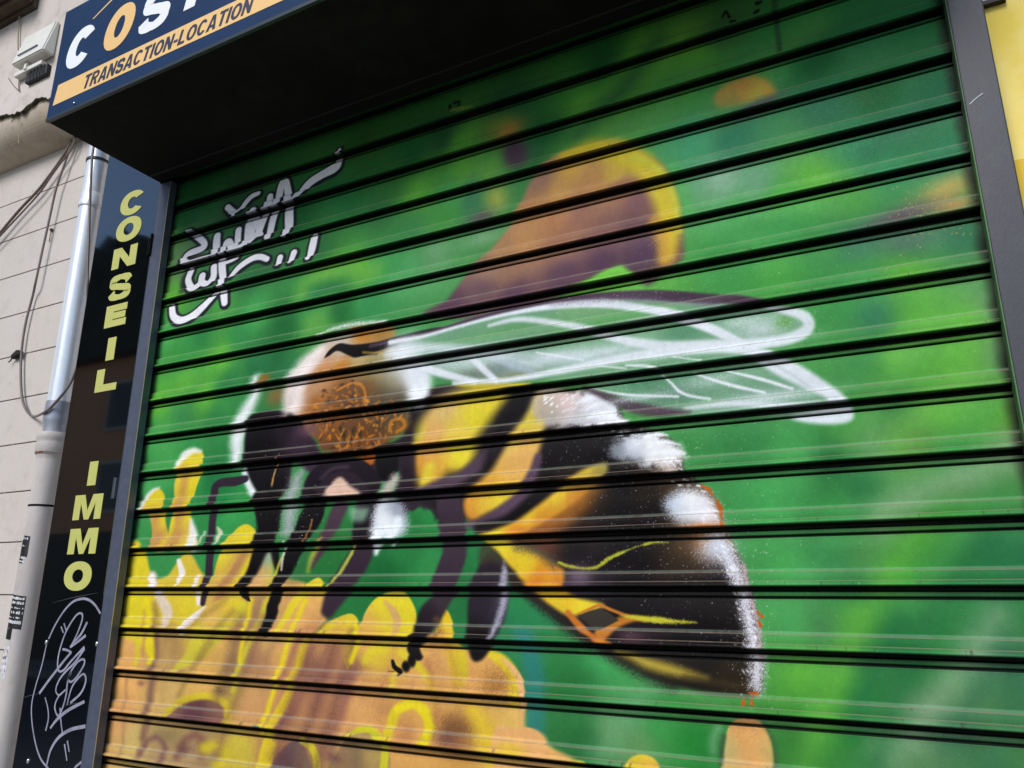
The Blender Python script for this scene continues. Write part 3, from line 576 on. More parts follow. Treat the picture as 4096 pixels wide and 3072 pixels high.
for k in range(150):
    t = rng2.random(); e = [(455, 105), (560, 96), (650, 116), (715, 185), (800, 224), (895, 290), (905, 340), (990, 430), (1020, 500), (1060, 600), (1100, 700), (1125, 800), (1140, 900), (1142, 1010)]
    q = catmull(np.array(e, float), 6); i_ = int(t*(len(q)-2)); p0 = q[i_]; d = q[i_+1]-q[i_]; d = d/np.linalg.norm(d); nrm = np.array([-d[1], d[0]])
    o = p0+nrm*rng2.uniform(4, 60); L0 = rng2.uniform(8, 26); dr = -nrm*.55+d*.8
    stroke(F_((o[0], o[1]), tuple(o+dr*L0*.5), tuple(o+dr*L0)), [2, rng2.uniform(3, 7), 1], (250, 250, 255), 4, .8, .5, n=3, s=SF)
for p in (C2((1620, 690), (1680, 720), (1715, 770)), C2((1740, 800), (1775, 880), (1790, 960)), C2((1780, 980), (1810, 1030)), C3((2070, 395), (2105, 440)), C3((2080, 470), (2095, 510)), C3((1960, 1105), (1958, 1140)), C3((2025, 1100), (2025, 1140)), C3((2000, 1055), (2060, 1060))):
    stroke(p, [16, 34, 14][:max(2, len(p))], (192, 92, 26), 10, .95, .5, s=T_, wob=10)
blob(C2((1650, 1020))[0], 140, 22, (190, 100, 36), .8, s=T_)
specks(F_((720, 260))[0], 330, 220, 260, (232, 236, 240), .4, 1.1, SF, 12)
specks(F_((940, 560))[0], 260, 260, 330, (232, 232, 238), .4, 1.2, SF, 13)
specks(F_((1110, 860))[0], 60, 260, 260, (240, 236, 238), .4, 1.3, SF, 14)
specks(F_((600, 640))[0], 420, 260, 120, (226, 230, 226), .35, .8, SF, 15)

# ---- bee: head and front
HB = E_((335, 455), (338, 345), (372, 270), (420, 205), (480, 140), (560, 98), (680, 74), (760, 72), (772, 118), (805, 165), (880, 225), (905, 300), (905, 385), (835, 412), (835, 500), (785, 545), (725, 600), (690, 680), (620, 645), (480, 610), (440, 565), (360, 500))
poly(HB, (150, 105, 60), 26, s=SE, cps=E_((350, 400, (232, 214, 204)), (395, 270, (232, 214, 204)), (360, 330, (232, 216, 206)), (445, 200, (224, 204, 194)), (545, 180, (206, 186, 170)), (545, 115, (200, 196, 180)), (640, 105, (186, 120, 42)), (740, 110, (160, 116, 52)), (480, 270, (206, 140, 84)), (560, 250, (196, 124, 44)), (620, 230, (188, 166, 112)), (700, 250, (160, 150, 100)), (760, 300, (140, 132, 98)), (830, 280, (216, 214, 212)), (875, 340, (230, 236, 242)), (425, 340, (186, 138, 100)), (440, 410, (160, 98, 44)), (560, 350, (116, 76, 46)), (600, 400, (78, 54, 50)), (660, 350, (120, 84, 46)), (720, 380, (96, 86, 64)), (600, 450, (108, 70, 36)), (500, 500, (120, 72, 36)), (570, 540, (96, 60, 30)), (650, 560, (120, 66, 26)), (700, 480, (76, 58, 38)), (720, 430, (84, 74, 54)), (640, 480, (98, 64, 34)), (620, 580, (84, 52, 26)), (530, 600, (98, 58, 30)), (770, 450, (70, 56, 44)), (790, 510, (120, 82, 34)), (670, 640, (190, 98, 26)), (790, 400, (84, 76, 62)), (540, 470, (150, 88, 32))), wob=26)
stroke(E_((335, 430), (345, 340), (390, 255), (450, 190)), [60, 84, 80, 50], (248, 234, 228), 40, .9, .35, s=SE)
stroke(E_((865, 260), (880, 320), (875, 390)), [70, 96, 60], (246, 250, 254), 40, .95, .3, s=SE)
stroke(E_((455, 120), (520, 90), (600, 72), (740, 62)), 16, (232, 234, 230), 18, .85, .7, s=SE)
rng = np.random.default_rng(42)
for _ in range(240):
    a = rng.uniform(0, 2*math.pi); rr = math.sqrt(rng.random())
    cx, cy = 580+185*rr*math.cos(a)*(1.15 if math.cos(a) > 0 else .85), 470+150*rr*math.sin(a)
    th = rng.normal(1.5 if cy > 480 else .4+2.4*((cx-575)/300), .5); ln = rng.uniform(3, 8)+18*rng.random()**3
    col = [(206, 126, 40), (190, 110, 34), (222, 146, 60), (66, 48, 44), (104, 66, 50), (150, 96, 40)][rng.integers(6)]
    stroke(E_((cx-ln*math.cos(th), cy-ln*math.sin(th)), (cx, cy+rng.normal()*3), (cx+ln*math.cos(th), cy+ln*math.sin(th))), [3, rng.uniform(4, 9)+10*rng.random()**4, 2], col, 7, .8, .5, n=3, s=SE)
for c in ((560, 540), (600, 520), (630, 535), (545, 510), (590, 560)): stroke(E_((c[0], c[1]-16), (c[0]-2, c[1]), (c[0]-3, c[1]+16)), [4, 11, 4], (52, 44, 34), 6, .9, s=SE)
stroke(E_((750, 520), (760, 480), (800, 470), (815, 500), (780, 525)), 14, (196, 122, 40), 10, .85, .6, s=SE)
stroke(E_((530, 350), (600, 320), (640, 340), (650, 400)), 10, (212, 130, 46), 8, .85, .6, s=SE)
# antenna and shoulder line
poly(E_((476, 214), (498, 182), (540, 154), (600, 160), (700, 148), (800, 120), (950, 88), (975, 98), (830, 148), (730, 178), (660, 200), (612, 216), (572, 202), (530, 186), (496, 206)), (20, 17, 18), 7, s=SE)
stroke(E_((640, 192), (690, 195), (720, 200)), 10, (196, 160, 70), 6, .6, s=SE)
stroke(E_((640, 205), (700, 200)), 10, (40, 34, 30), 6, .8, s=SE)
# eye and face
stroke(E_((188, 300), (182, 370), (135, 460), (108, 560), (108, 655)), [30, 40, 60, 60, 40], (238, 240, 240), 36, .95, .35, s=SE)
stroke(E_((138, 690), (160, 760), (188, 800)), [30, 34, 20], (240, 244, 246), 16, .95, .4, s=SE)
blob(E_((225, 310))[0], 24, 26, (150, 100, 36), .95, s=SE, p=3)
blob(E_((270, 375))[0], 40, 45, (140, 98, 52), .8, s=SE)
poly(E_((150, 490), (182, 452), (250, 438), (320, 444), (372, 468), (402, 520), (446, 580), (466, 640), (445, 700), (400, 692), (372, 662), (335, 662), (325, 760), (260, 830), (200, 800), (176, 760), (150, 705), (136, 640), (140, 560)), (18, 14, 18), 14, s=SE, cps=E_((220, 560, (15, 12, 15)), (370, 560, (50, 36, 48)), (420, 620, (48, 34, 46)), (300, 500, (30, 21, 30)), (250, 720, (17, 14, 17)), (420, 670, (60, 44, 60))))
blob(E_((410, 515))[0], 45, 30, (108, 74, 82), .8, s=SE)
stroke(E_((345, 330), (325, 390), (320, 450)), [50, 46, 24], (228, 212, 206), 34, .85, .4, s=SE)
stroke(E_((290, 620), (262, 700), (240, 800), (225, 870)), [3, 7, 9, 5], (196, 150, 90), 4, .85, .6, s=SE)
poly(E_((420, 800), (450, 710), (540, 670), (640, 700), (700, 780), (690, 830), (600, 815), (500, 815)), (44, 33, 42), 14, s=SE)
poly(E_((600, 880), (640, 838), (690, 850), (700, 930), (670, 1000), (620, 1020), (596, 960)), (28, 21, 27), 12, .95, s=SE)
poly(E_((480, 792), (500, 745), (540, 715), (580, 750), (640, 792), (560, 805)), (232, 194, 170), 16, .95, .4, s=SE)
poly(E_((425, 600), (520, 632), (640, 655), (720, 610), (800, 560), (800, 680), (690, 705), (560, 680), (460, 690)), (42, 31, 39), 12, .95, s=SE)
stroke(E_((612, 640), (655, 652), (690, 628)), [10, 40, 14], (190, 100, 30), 14, .9, .5, s=SE)
stroke(E_((408, 812), (420, 745), (465, 690), (540, 662), (620, 672), (680, 730), (690, 770)), [60, 70, 66, 60, 60, 60, 40], (30, 21, 30), 10, s=SE)
stroke(E_((460, 720), (510, 680), (570, 672)), 16, (70, 54, 68), 14, .8, s=SE)
poly(E_((696, 596), (780, 578), (785, 680), (742, 738), (704, 715), (690, 650)), (16, 13, 16), 10, s=SE)
poly(E_((795, 560), (850, 540), (850, 800), (800, 810), (790, 700)), (40, 29, 38), 20, .9, s=SE)
stroke(E_((770, 720), (750, 770), (720, 820)), [40, 56, 40], (206, 186, 180), 30, .85, .5, s=SE)
poly(E_((690, 832), (740, 800), (800, 826), (822, 880), (815, 960), (700, 985), (670, 940)), (200, 206, 216), 40, .95, .75, E_((740, 920, (255, 255, 255)), (790, 850, (150, 154, 168)), (700, 960, (226, 232, 238)), (800, 930, (190, 200, 204))), s=SE)
stroke(E_((700, 960), (695, 1000), (690, 1040)), [40, 40, 14], (246, 248, 252), 18, .9, .5, s=SE)
stroke(E_((780, 900), (765, 960), (760, 1010)), [40, 44, 10], (240, 244, 248), 18, .9, .5, s=SE)
poly(E_((580, 850), (620, 845), (660, 850), (640, 900), (590, 900)), (150, 190, 160), 26, .7, s=SE)
# front legs
stroke(G_((480, 180), (484, 245), (470, 305), (452, 360), (432, 400), (412, 425)), [84, 66, 60, 46, 36, 30], BK, 8, s=SG, wob=5)
stroke(G_((412, 425), (412, 445), (424, 468)), [28, 22, 8], BK, 5, s=SG)
stroke(G_((495, 300), (502, 345), (506, 378)), [30, 24, 10], BK, 5, s=SG)
poly(B2((80, 1340), (130, 1230), (160, 1230), (185, 1370), (160, 1470), (60, 1500), (10, 1470)), (224, 172, 104), 30, .9, s=T_, cps=B2((120, 1270, (150, 180, 150)), (100, 1400, (226, 176, 108)), (60, 1460, (224, 170, 112)), (170, 1420, (214, 196, 84))))
stroke(B2((270, 1240), (235, 1330), (200, 1440), (150, 1600)), [20, 40, 50, 50], (214, 196, 54), 18, .9, s=T_)
stroke(E_((318, 940), (330, 840), (352, 740), (372, 700)), [56, 60, 50, 30], (172, 174, 176), 44, .85, .6, s=SE)
stroke(E_((400, 1000), (420, 900), (440, 820)), 26, (66, 116, 74), 24, .7, s=SE)
stroke(G_((624, 190), (606, 230), (566, 308), (534, 378), (512, 425), (500, 470), (488, 520), (476, 562)), [50, 62, 48, 44, 34, 34, 32, 24], BK, 7, s=SG, wob=7)
stroke(G_((610, 235), (600, 270), (588, 310)), 5, (190, 120, 50), 5, .8, .5, s=SG)
stroke(G_((536, 300), (526, 340), (520, 380)), 6, (222, 214, 206), 5, .9, .5, s=SG)
specks(E_((360, 850))[0], 110, 200, 170, (226, 228, 226), .4, 1.2, SE, 17)
stroke(A2((1970, 632), (1890, 652), (1790, 660), (1735, 690), (1718, 760), (1712, 880), (1702, 1000), (1688, 1150), (1680, 1300), (1668, 1420), (1640, 1540), (1625, 1640)), [60, 76, 70, 60, 62, 60, 58, 62, 60, 56, 50, 40], (50, 37, 49), 12, s=T_)
stroke(A2((1640, 1060), (1615, 1130), (1600, 1200)), 22, (206, 206, 190), 14, .8, .4, s=T_)
stroke(A2((1745, 1020), (1765, 1070), (1745, 1150)), [10, 40, 20], (226, 214, 190), 16, .9, s=T_)
stroke(A3((1940, 195), (1950, 255), (2005, 320)), [70, 60, 10], (28, 23, 24), 8, s=T_)
# middle leg
stroke(F_((150, 430), (168, 520), (172, 600), (150, 670), (140, 715)), [80, 82, 76, 80, 84], (60, 45, 57), 10, s=SF, wob=8)
poly(F_((100, 745), (140, 735), (165, 740), (150, 780), (120, 830), (95, 870), (55, 905), (45, 860), (60, 790)), (46, 36, 42), 12, s=SF, cps=F_((130, 760, (56, 44, 52)), (90, 800, (40, 32, 38)), (60, 880, (22, 18, 20))))
stroke(F_((48, 880), (42, 910), (60, 935)), [40, 38, 26], (22, 18, 20), 7, s=SF, wob=5)
stroke(B3((1500, 470), (1520, 560), (1480, 600)), 60, (120, 84, 56), 50, .6, .5, s=T_)
for c, rx, ry, ro in (((1305, 795), 26, 66, 0.0), ((1256, 845), 26, 54, 0.0)): blob(B3(c)[0], rx*1.35, ry*.9, (18, 15, 16), 1, ro, s=T_, p=6)
stroke(B3((1150, 800), (1165, 850), (1205, 885), (1200, 912)), [26, 40, 44, 20], (20, 17, 18), 7, s=T_)
stroke(B3((1110, 884), (1160, 884)), 6, (60, 40, 30), 4, .8, s=T_)
# hind leg
poly(F_((262, 622), (300, 606), (330, 640), (346, 705), (340, 785), (318, 850), (292, 900), (262, 942), (232, 946), (216, 900), (213, 820), (222, 715)), (33, 27, 34), 12, s=SF, cps=F_((290, 660, (42, 33, 42)), (280, 760, (36, 29, 38)), (250, 900, (18, 15, 16)), (320, 760, (70, 64, 76))))
stroke(F_((328, 630), (332, 700), (326, 770), (302, 840), (284, 890)), [10, 26, 22, 20, 10], (172, 168, 186), 14, .85, .6, s=SF)
poly(F_((255, 580), (300, 590), (330, 640), (290, 630), (250, 640)), (62, 60, 42), 20, .8, .4, s=SF)

# ---- wings
poly(H_((60, 215), (180, 165), (300, 130), (420, 106), (560, 92), (720, 90), (860, 100), (1000, 110), (1085, 125), (1104, 160), (1070, 198), (980, 222), (1010, 240), (1110, 285), (1195, 345), (1214, 385), (1180, 408), (1080, 402), (950, 388), (800, 390), (690, 375), (620, 345), (560, 315), (450, 300), (320, 305), (200, 300), (110, 270)), (140, 170, 156), 14, .62, s=SH)
for c, rx, ry, col, al in (((200, 240), 120, 30, (190, 206, 204), .8), ((330, 265), 70, 24, (96, 110, 112), .7), ((430, 252), 130, 24, (176, 194, 200), .7), ((600, 225), 140, 22, (170, 196, 190), .7), ((620, 140), 150, 16, (92, 160, 90), .8), ((300, 185), 150, 20, (98, 160, 96), .7), ((780, 170), 60, 22, (84, 142, 100), .6), ((780, 180), 70, 22, (70, 128, 92), .6), ((985, 165), 70, 24, (206, 216, 218), .75), ((700, 300), 90, 22, (62, 124, 86), .7), ((760, 330), 90, 26, (78, 118, 96), .7), ((920, 300), 110, 26, (112, 154, 122), .6), ((980, 340), 130, 22, (150, 172, 162), .7), ((900, 120), 70, 14, (96, 142, 104), .6), ((1040, 150), 26, 16, (96, 160, 76), .8), ((880, 260), 100, 14, (78, 140, 86), .7), ((250, 285), 60, 20, (110, 112, 100), .6), ((350, 290), 70, 14, (150, 140, 100), .6)):
    blob(H_(c)[0], rx, ry, col, al, rot=.06, s=SH, grain=.15)
stroke(H_((-10, 214), (60, 198), (150, 176), (280, 138), (420, 106), (560, 88), (700, 84), (830, 93), (940, 100), (1010, 108)), [10, 8, 8, 12, 14, 18, 24, 26, 20, 4], (72, 54, 70), 6, s=SH)
stroke(H_((40, 205), (120, 190), (200, 168), (280, 146), (360, 128), (460, 112), (580, 106), (680, 118), (760, 135), (830, 158), (890, 184), (945, 212)), [14, 10, 9, 9, 11, 16, 20, 20, 22, 22, 20, 14], (230, 234, 241), 7, .96, s=SH)
stroke(H_((450, 108), (600, 96), (760, 104), (880, 112)), 14, (140, 128, 150), 14, .5, .5, s=SH)
stroke(H_((290, 162), (360, 146), (440, 152), (540, 172), (640, 198), (740, 212), (850, 208), (960, 206), (1040, 196), (1086, 178), (1102, 154), (1084, 132), (1040, 120), (990, 112)), [8, 14, 16, 20, 22, 26, 24, 26, 28, 28, 26, 24, 18, 6], (222, 227, 232), 9, .93, s=SH)
stroke(H_((200, 306), (270, 302), (340, 299), (440, 281), (560, 256), (660, 236), (780, 222), (900, 216), (1000, 236)), [10, 14, 14, 18, 22, 22, 24, 26, 20], (228, 232, 238), 9, .95, s=SH)
stroke(H_((110, 262), (180, 284), (255, 302)), [22, 18, 14], (230, 234, 240), 7, .95, s=SH)
stroke(H_((40, 228), (160, 220), (300, 236), (420, 262)), [30, 22, 14, 6], (210, 220, 224), 16, .75, s=SH)
stroke(H_((120, 215), (260, 225), (400, 236), (540, 238)), 14, (204, 214, 218), 20, .6, s=SH)
stroke(H_((250, 246), (288, 282), (312, 302)), [14, 16, 10], (230, 234, 240), 7, .95, s=SH)
stroke(H_((300, 240), (350, 262), (400, 276)), 14, (176, 190, 204), 10, .7, s=SH)
for p, w in ((H_((410, 228), (470, 238), (528, 247)), 7), (H_((640, 262), (690, 264), (728, 274)), 9), (H_((730, 286), (752, 305), (772, 326), (800, 338), (850, 346)), 8), (H_((550, 318), (600, 330), (660, 337), (770, 340)), 7), (H_((895, 276), (980, 296), (1060, 320)), 9), (H_((810, 282), (900, 310), (990, 330)), 9), (H_((760, 240), (830, 250)), 6), (H_((560, 262), (640, 270)), 6)):
    stroke(p, [w*.5, w, w*.8], (232, 236, 240), 5, .92, .45, s=SH)
poly(H_((958, 236), (1005, 228), (1060, 250), (1120, 286), (1190, 338), (1214, 378), (1206, 404), (1150, 412), (1080, 404), (1060, 390), (1130, 372), (1150, 350), (1090, 318), (1030, 290), (985, 262)), (226, 229, 236), 12, .94, s=SH)
stroke(H_((1000, 250), (1060, 285), (1110, 320)), 6, (170, 190, 184), 8, .5, s=SH)
stroke(H_((790, 372), (900, 360), (1000, 364), (1080, 366), (1190, 362)), [8, 14, 18, 18, 14], (222, 226, 230), 12, .88, .3, s=SH)
stroke(H_((530, 318), (600, 345), (660, 368), (730, 380), (800, 382)), [10, 20, 30, 26, 8], (80, 56, 73), 12, .9, s=SH)
for c, rx, ry, al in (((760, 226), 150, 14, .75), ((560, 232), 120, 14, .6), ((260, 252), 90, 22, .55), ((980, 205), 110, 16, .8), ((930, 150), 60, 18, .5), ((700, 150), 90, 10, .4), ((1000, 345), 150, 18, .55), ((660, 345), 110, 10, .5), ((850, 300), 80, 18, .4), ((450, 240), 90, 12, .55)):
    blob(H_(c)[0], rx, ry, (226, 232, 236), al, .03, s=SH, grain=.5)
blob(H_((75, 235))[0], 40, 46, (236, 240, 244), .95, s=SH, grain=.25)
blob(H_((110, 275))[0], 20, 40, (222, 228, 234), .8, s=SH, grain=.25)
specks(H_((640, 90))[0], 280, 26, 130, (226, 232, 234), .4, 1.1, SH, 18)
specks(H_((300, 240))[0], 240, 50, 160, (232, 236, 240), .35, 1.0, SH, 19)
specks(H_((780, 320))[0], 260, 70, 420, (224, 230, 232), .35, .9, SH, 20)
specks(H_((990, 160))[0], 110, 40, 170, (236, 238, 240), .4, 1.0, SH, 23)
specks(H_((900, 330))[0], 500, 200, 120, (226, 230, 230), .3, .8, SH, 24)

# ---- signature, upper left: dark outline then white letters
SIG = [(((650, 520), (690, 556), (715, 560), (760, 530), (800, 480), (850, 430), (905, 405)), [40, 40, 30, 30, 32, 34, 28]), (((700, 560), (705, 600)), [30, 18]),
    (((1195, 462), (1250, 400), (1330, 315), (1430, 250), (1530, 195), (1562, 150), (1585, 45)), [34, 44, 52, 56, 66, 50, 20]),
    (((345, 725), (400, 762), (452, 812), (440, 852), (330, 900), (288, 950), (330, 985), (420, 955), (500, 930)), [34, 40, 40, 40, 44, 44, 40, 34, 26]),
    (((562, 755), (552, 840), (545, 920)), [46, 50, 44]), (((612, 905), (630, 820), (660, 800), (680, 850), (685, 890)), 40),
    (((740, 705), (728, 800), (715, 865), (790, 830), (812, 740), (826, 640), (866, 552), (880, 600), (850, 720), (840, 790)), 42),
    (((840, 790), (905, 720), (960, 580), (1000, 430)), [44, 44, 44, 40]), (((1000, 430), (1012, 510)), 34), (((905, 620), (900, 700), (920, 740)), 34),
    (((985, 765), (1030, 600), (1075, 420), (1105, 310), (1135, 320), (1152, 440), (1158, 560), (1155, 660), (1130, 750)), [44, 48, 48, 44, 44, 50, 56, 56, 40]),
    (((340, 1045), (318, 1120), (350, 1188), (410, 1160), (438, 1085)), 42), (((438, 1085), (432, 1135), (480, 1150), (530, 1090), (535, 1010)), 42),
    (((600, 960), (606, 1080), (602, 1180), (615, 1240), (622, 1310)), [50, 48, 40, 46, 40]), (((640, 975), (690, 955), (725, 935)), 24),
    (((672, 1088), (750, 1010), (850, 945), (920, 930), (975, 948)), [26, 38, 42, 40, 36]), (((1085, 935), (1068, 985)), [40, 36]), (((1200, 895), (1170, 965)), [42, 34]),
    (((1370, 765), (1350, 860), (1320, 940)), [48, 50, 34]), (((185, 1345), (200, 1425), (262, 1455), (350, 1420), (440, 1345), (520, 1262), (590, 1190)), [40, 46, 52, 52, 46, 36, 24])]
for p, w in SIG:
    ww = np.array(w if not np.isscalar(w) else [w]*len(p), float)
    stroke(Q_(*[(a+4, b+6) for a, b in p]), list(ww*1.2+44), (34, 36, 42), 9, .95, .2, s=SQ)
for p, w in SIG:
    stroke(Q_(*p), list(np.array(w if not np.isscalar(w) else [w]*len(p), float)*1.2), (248, 246, 252), 7, s=SQ)
blob(Q_((290, 1140))[0], 40, 90, (38, 40, 48), .9, s=SQ, p=4)
stroke(Q_((340, 1045), (318, 1120), (350, 1188), (410, 1160)), 50, (248, 246, 252), 7, s=SQ)

# ---- drips, scuffs, small marks
stroke(D0((200, 0), (222, 200), (250, 420)), 44, (46, 62, 50), 30, .6, s=T_)
for p in (C0((1790, 130), (1815, 90), (1840, 130)), C0((2060, 20), (2100, 10)), C0((2050, 110), (2080, 90)), C0((1860, 180), (1900, 178)), B0((1610, 850), (1612, 890)), B0((1650, 830), (1690, 820), (1680, 850))):
    stroke(p, 24, (18, 22, 18), 8, .85, s=T_, wob=16)
specks(V((1500, 500))[0], 900, 420, 260, (28, 44, 30), .35, .9, 1.85, 25, .7)
specks(V((1200, 1400))[0], 700, 200, 160, (50, 40, 30), .35, .8, 1.85, 26, .6)
specks(V((1500, 1150))[0], 900, 400, 160, (200, 214, 200), .3, .7, 1.85, 27, .6)
stroke(A3((2075, 1325), (2110, 1330)), 22, (40, 110, 150), 8, s=T_)
# fine spray mottling over everything
CAN *= (0.955+0.09*GRAIN)[..., None]
CAN *= (0.97+0.06*vnoise(MH, MW, 220, 91, 2))[..., None]
# the masked, unpainted strip next to both guide rails
xcol = MX0+(np.arange(MW)+.5)*RES
zrow = MZ0+(np.arange(MH)+.5)*RES
ne = vnoise(MH, MW, 60, 77, 2)
dl = (xcol[None, :]-XL)-0.030+(ne-.5)*.018
dr = (XR-xcol[None, :])-0.012+(ne-.5)*.007
ed = np.minimum(smooth(.5+dl/.062), smooth(.5+dr/.026))[..., None]
CAN[:] = CAN*ed+np.array([22, 22, 20], np.float32)*(1-ed)


# ------------------------------------------------------------------ paint colours on the canvas -> base colours
GAIN = 1.12                                   # daylight falling on the open part of the shutter

def canvas_linear(xs, zs):
    fx = np.clip((xs-MX0)/RES-.5, 0, MW-1.001); fz = np.clip((zs-MZ0)/RES-.5, 0, MH-1.001)
    j, i = fx.astype(int), fz.astype(int)
    a, b = (fx-j)[None, :, None], (fz-i)[:, None, None]
    c = (CAN[i][:, j]*(1-a)+CAN[i][:, j+1]*a)*(1-b)+(CAN[i+1][:, j]*(1-a)+CAN[i+1][:, j+1]*a)*b
    return lin(np.clip(c, 0, 255))/GAIN

# ------------------------------------------------------------------ roller shutter
def color_attr_material(name):
    m = bpy.data.materials.new(name); m.use_nodes = True
    nt = m.node_tree; b = nt.nodes['Principled BSDF']
    at_ = nt.nodes.new('ShaderNodeAttribute'); at_.attribute_name = 'paint'
    nt.links.new(at_.outputs['Color'], b.inputs['Base Color'])
    tc = nt.nodes.new('ShaderNodeTexCoord')
    n = nt.nodes.new('ShaderNodeTexNoise'); n.inputs['Scale'].default_value = 420; n.inputs['Detail'].default_value = 3
    nt.links.new(tc.outputs['Object'], n.inputs['Vector'])
    r = nt.nodes.new('ShaderNodeMapRange'); r.inputs['To Min'].default_value = .36; r.inputs['To Max'].default_value = .8
    n2 = nt.nodes.new('ShaderNodeTexNoise'); n2.inputs['Scale'].default_value = 9; n2.inputs['Detail'].default_value = 6
    nt.links.new(tc.outputs['Object'], n2.inputs['Vector'])
    ml = nt.nodes.new('ShaderNodeMath'); ml.operation = 'MULTIPLY'; nt.links.new(n.outputs['Fac'], ml.inputs[0]); nt.links.new(n2.outputs['Fac'], ml.inputs[1])
    r.inputs['From Min'].default_value = .12; r.inputs['From Max'].default_value = .42
    nt.links.new(ml.outputs[0], r.inputs['Value']); nt.links.new(r.outputs['Result'], b.inputs['Roughness'])
    bp = nt.nodes.new('ShaderNodeBump'); bp.inputs['Strength'].default_value = .25; bp.inputs['Distance'].default_value = .0006
    nt.links.new(n.outputs['Fac'], bp.inputs['Height']); nt.links.new(bp.outputs['Normal'], b.inputs['Normal'])
    b.inputs['Specular IOR Level'].default_value = .09
    return m

# one lath, going up from the middle of the dark gap: (height mm, depth mm, kind)
# kinds: 0 gap with painted shade, 1 sprayed, 2 rubbed crease, 3 dusty ledge, 4 lip underside and 5 bead darkened by painted shade
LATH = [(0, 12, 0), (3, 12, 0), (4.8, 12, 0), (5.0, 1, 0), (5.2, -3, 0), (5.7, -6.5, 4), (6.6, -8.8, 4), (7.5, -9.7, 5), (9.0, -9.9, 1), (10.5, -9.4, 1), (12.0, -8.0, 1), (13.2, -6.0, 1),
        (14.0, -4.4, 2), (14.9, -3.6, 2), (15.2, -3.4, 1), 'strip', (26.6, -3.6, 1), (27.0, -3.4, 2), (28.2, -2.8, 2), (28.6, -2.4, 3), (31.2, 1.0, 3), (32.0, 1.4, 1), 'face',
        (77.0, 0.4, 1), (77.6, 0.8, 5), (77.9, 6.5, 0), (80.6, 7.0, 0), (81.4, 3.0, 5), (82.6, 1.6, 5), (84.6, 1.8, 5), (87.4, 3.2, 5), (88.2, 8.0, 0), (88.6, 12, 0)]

def lath_rows(fine):
    rows = []
    for e in LATH:
        if e == 'strip':
            for t in np.linspace(15.6, 26.2, 9 if fine else 2): rows.append((t, -3.5-.5*math.sin((t-15)/12*math.pi), 1))
        elif e == 'face':
            for t in np.linspace(33.4, 76.6, 42 if fine else 5): rows.append((t, 1.4-(t-33)/45*1.0-1.3*math.sin((t-33)/45*math.pi), 1))
        else: rows.append(e)
    return rows

# columns spaced so they are even as seen from the street
xd = np.linspace(XL-.012, XR+.012, 4000)
pu = np.array([0.0]*4000)
dd = np.stack([xd, np.full(4000, -CAM[1]), np.full(4000, .3)], 1)
pu = F_PX*(dd@_r)/(dd@_fw)
NCOL = 1250
xcols = np.interp(np.linspace(pu[0], pu[-1], NCOL), pu, xd)

ZS, YS, KS, KI = [], [], [], []
for k in range(-17, 15):
    zk = 1.60 + k*SLAT
    fine = -6 <= k <= 12
    for t, y, f in lath_rows(fine):
        ZS.append(zk+t/1000); YS.append(y/1000); KS.append(f); KI.append(k)
ZS, YS, KS, KI = np.array(ZS), np.array(YS), np.array(KS), np.array(KI)
NR = len(ZS)
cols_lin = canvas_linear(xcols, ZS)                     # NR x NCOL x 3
gap_shade = lin((13, 13, 12)); rub = lin((128, 112, 98)); dust = lin((150, 168, 150))  # first colour: near-black shade painted into gaps, lip undersides and beads
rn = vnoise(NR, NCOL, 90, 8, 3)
for f, target, amt in ((0, gap_shade, .97), (2, rub, .55), (3, dust, .20), (4, gap_shade, .75), (5, gap_shade, .58)):
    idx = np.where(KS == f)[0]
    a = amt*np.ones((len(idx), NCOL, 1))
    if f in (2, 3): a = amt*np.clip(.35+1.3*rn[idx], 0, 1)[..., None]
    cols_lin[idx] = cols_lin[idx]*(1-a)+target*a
chip = vnoise(NR, NCOL, 300, 55, 2); chipx = vnoise(8, NCOL, 240, 56, 3)
for r in np.where((KS == 1) & (((ZS*1000-1600) % 90 < 14.5) | (abs((ZS*1000-1600) % 90-27) < 2.0)))[0]:
    c = chipx[int(KI[r]*3+(((ZS[r]*1000-1600) % 90) > 20)*2) % 8]
    a = np.clip((np.roll(c, int(KI[r])*97)-.74)*9, 0, .6)[:, None]*np.clip(chip[r]*1.6-.1, 0, 1)[:, None]
    cols_lin[r] = cols_lin[r]*(1-a)+lin((58, 48, 46))*a
# dirt that has run down from each joint, and dust in the corners
drip = np.clip((vnoise(6, NCOL, 420, 57, 2)[2]-.56)*5, 0, 1)
for k in np.unique(KI):
    rows = np.where((KI == k) & (KS == 1) & (((ZS*1000-1600) % 90) > 32))[0]
    hh = ((ZS[rows]*1000-1600) % 90-32)/45
    a = (.07*np.roll(drip, int(k)*131)[None, :]*(hh[:, None]**1.5)+.10*(hh[:, None] > .93))[..., None]
    cols_lin[rows] = cols_lin[rows]*(1-a)+lin((44, 42, 34))*a
# grey road dust that has settled on the lower part of each lath face
fade = np.clip((xcols-(XL+.01))/.03, 0, 1)*np.clip((XR-.01-xcols)/.03, 0, 1)
verts = np.zeros((NR, NCOL, 3), np.float32)
verts[..., 0] = xcols[None, :]
verts[..., 2] = ZS[:, None]
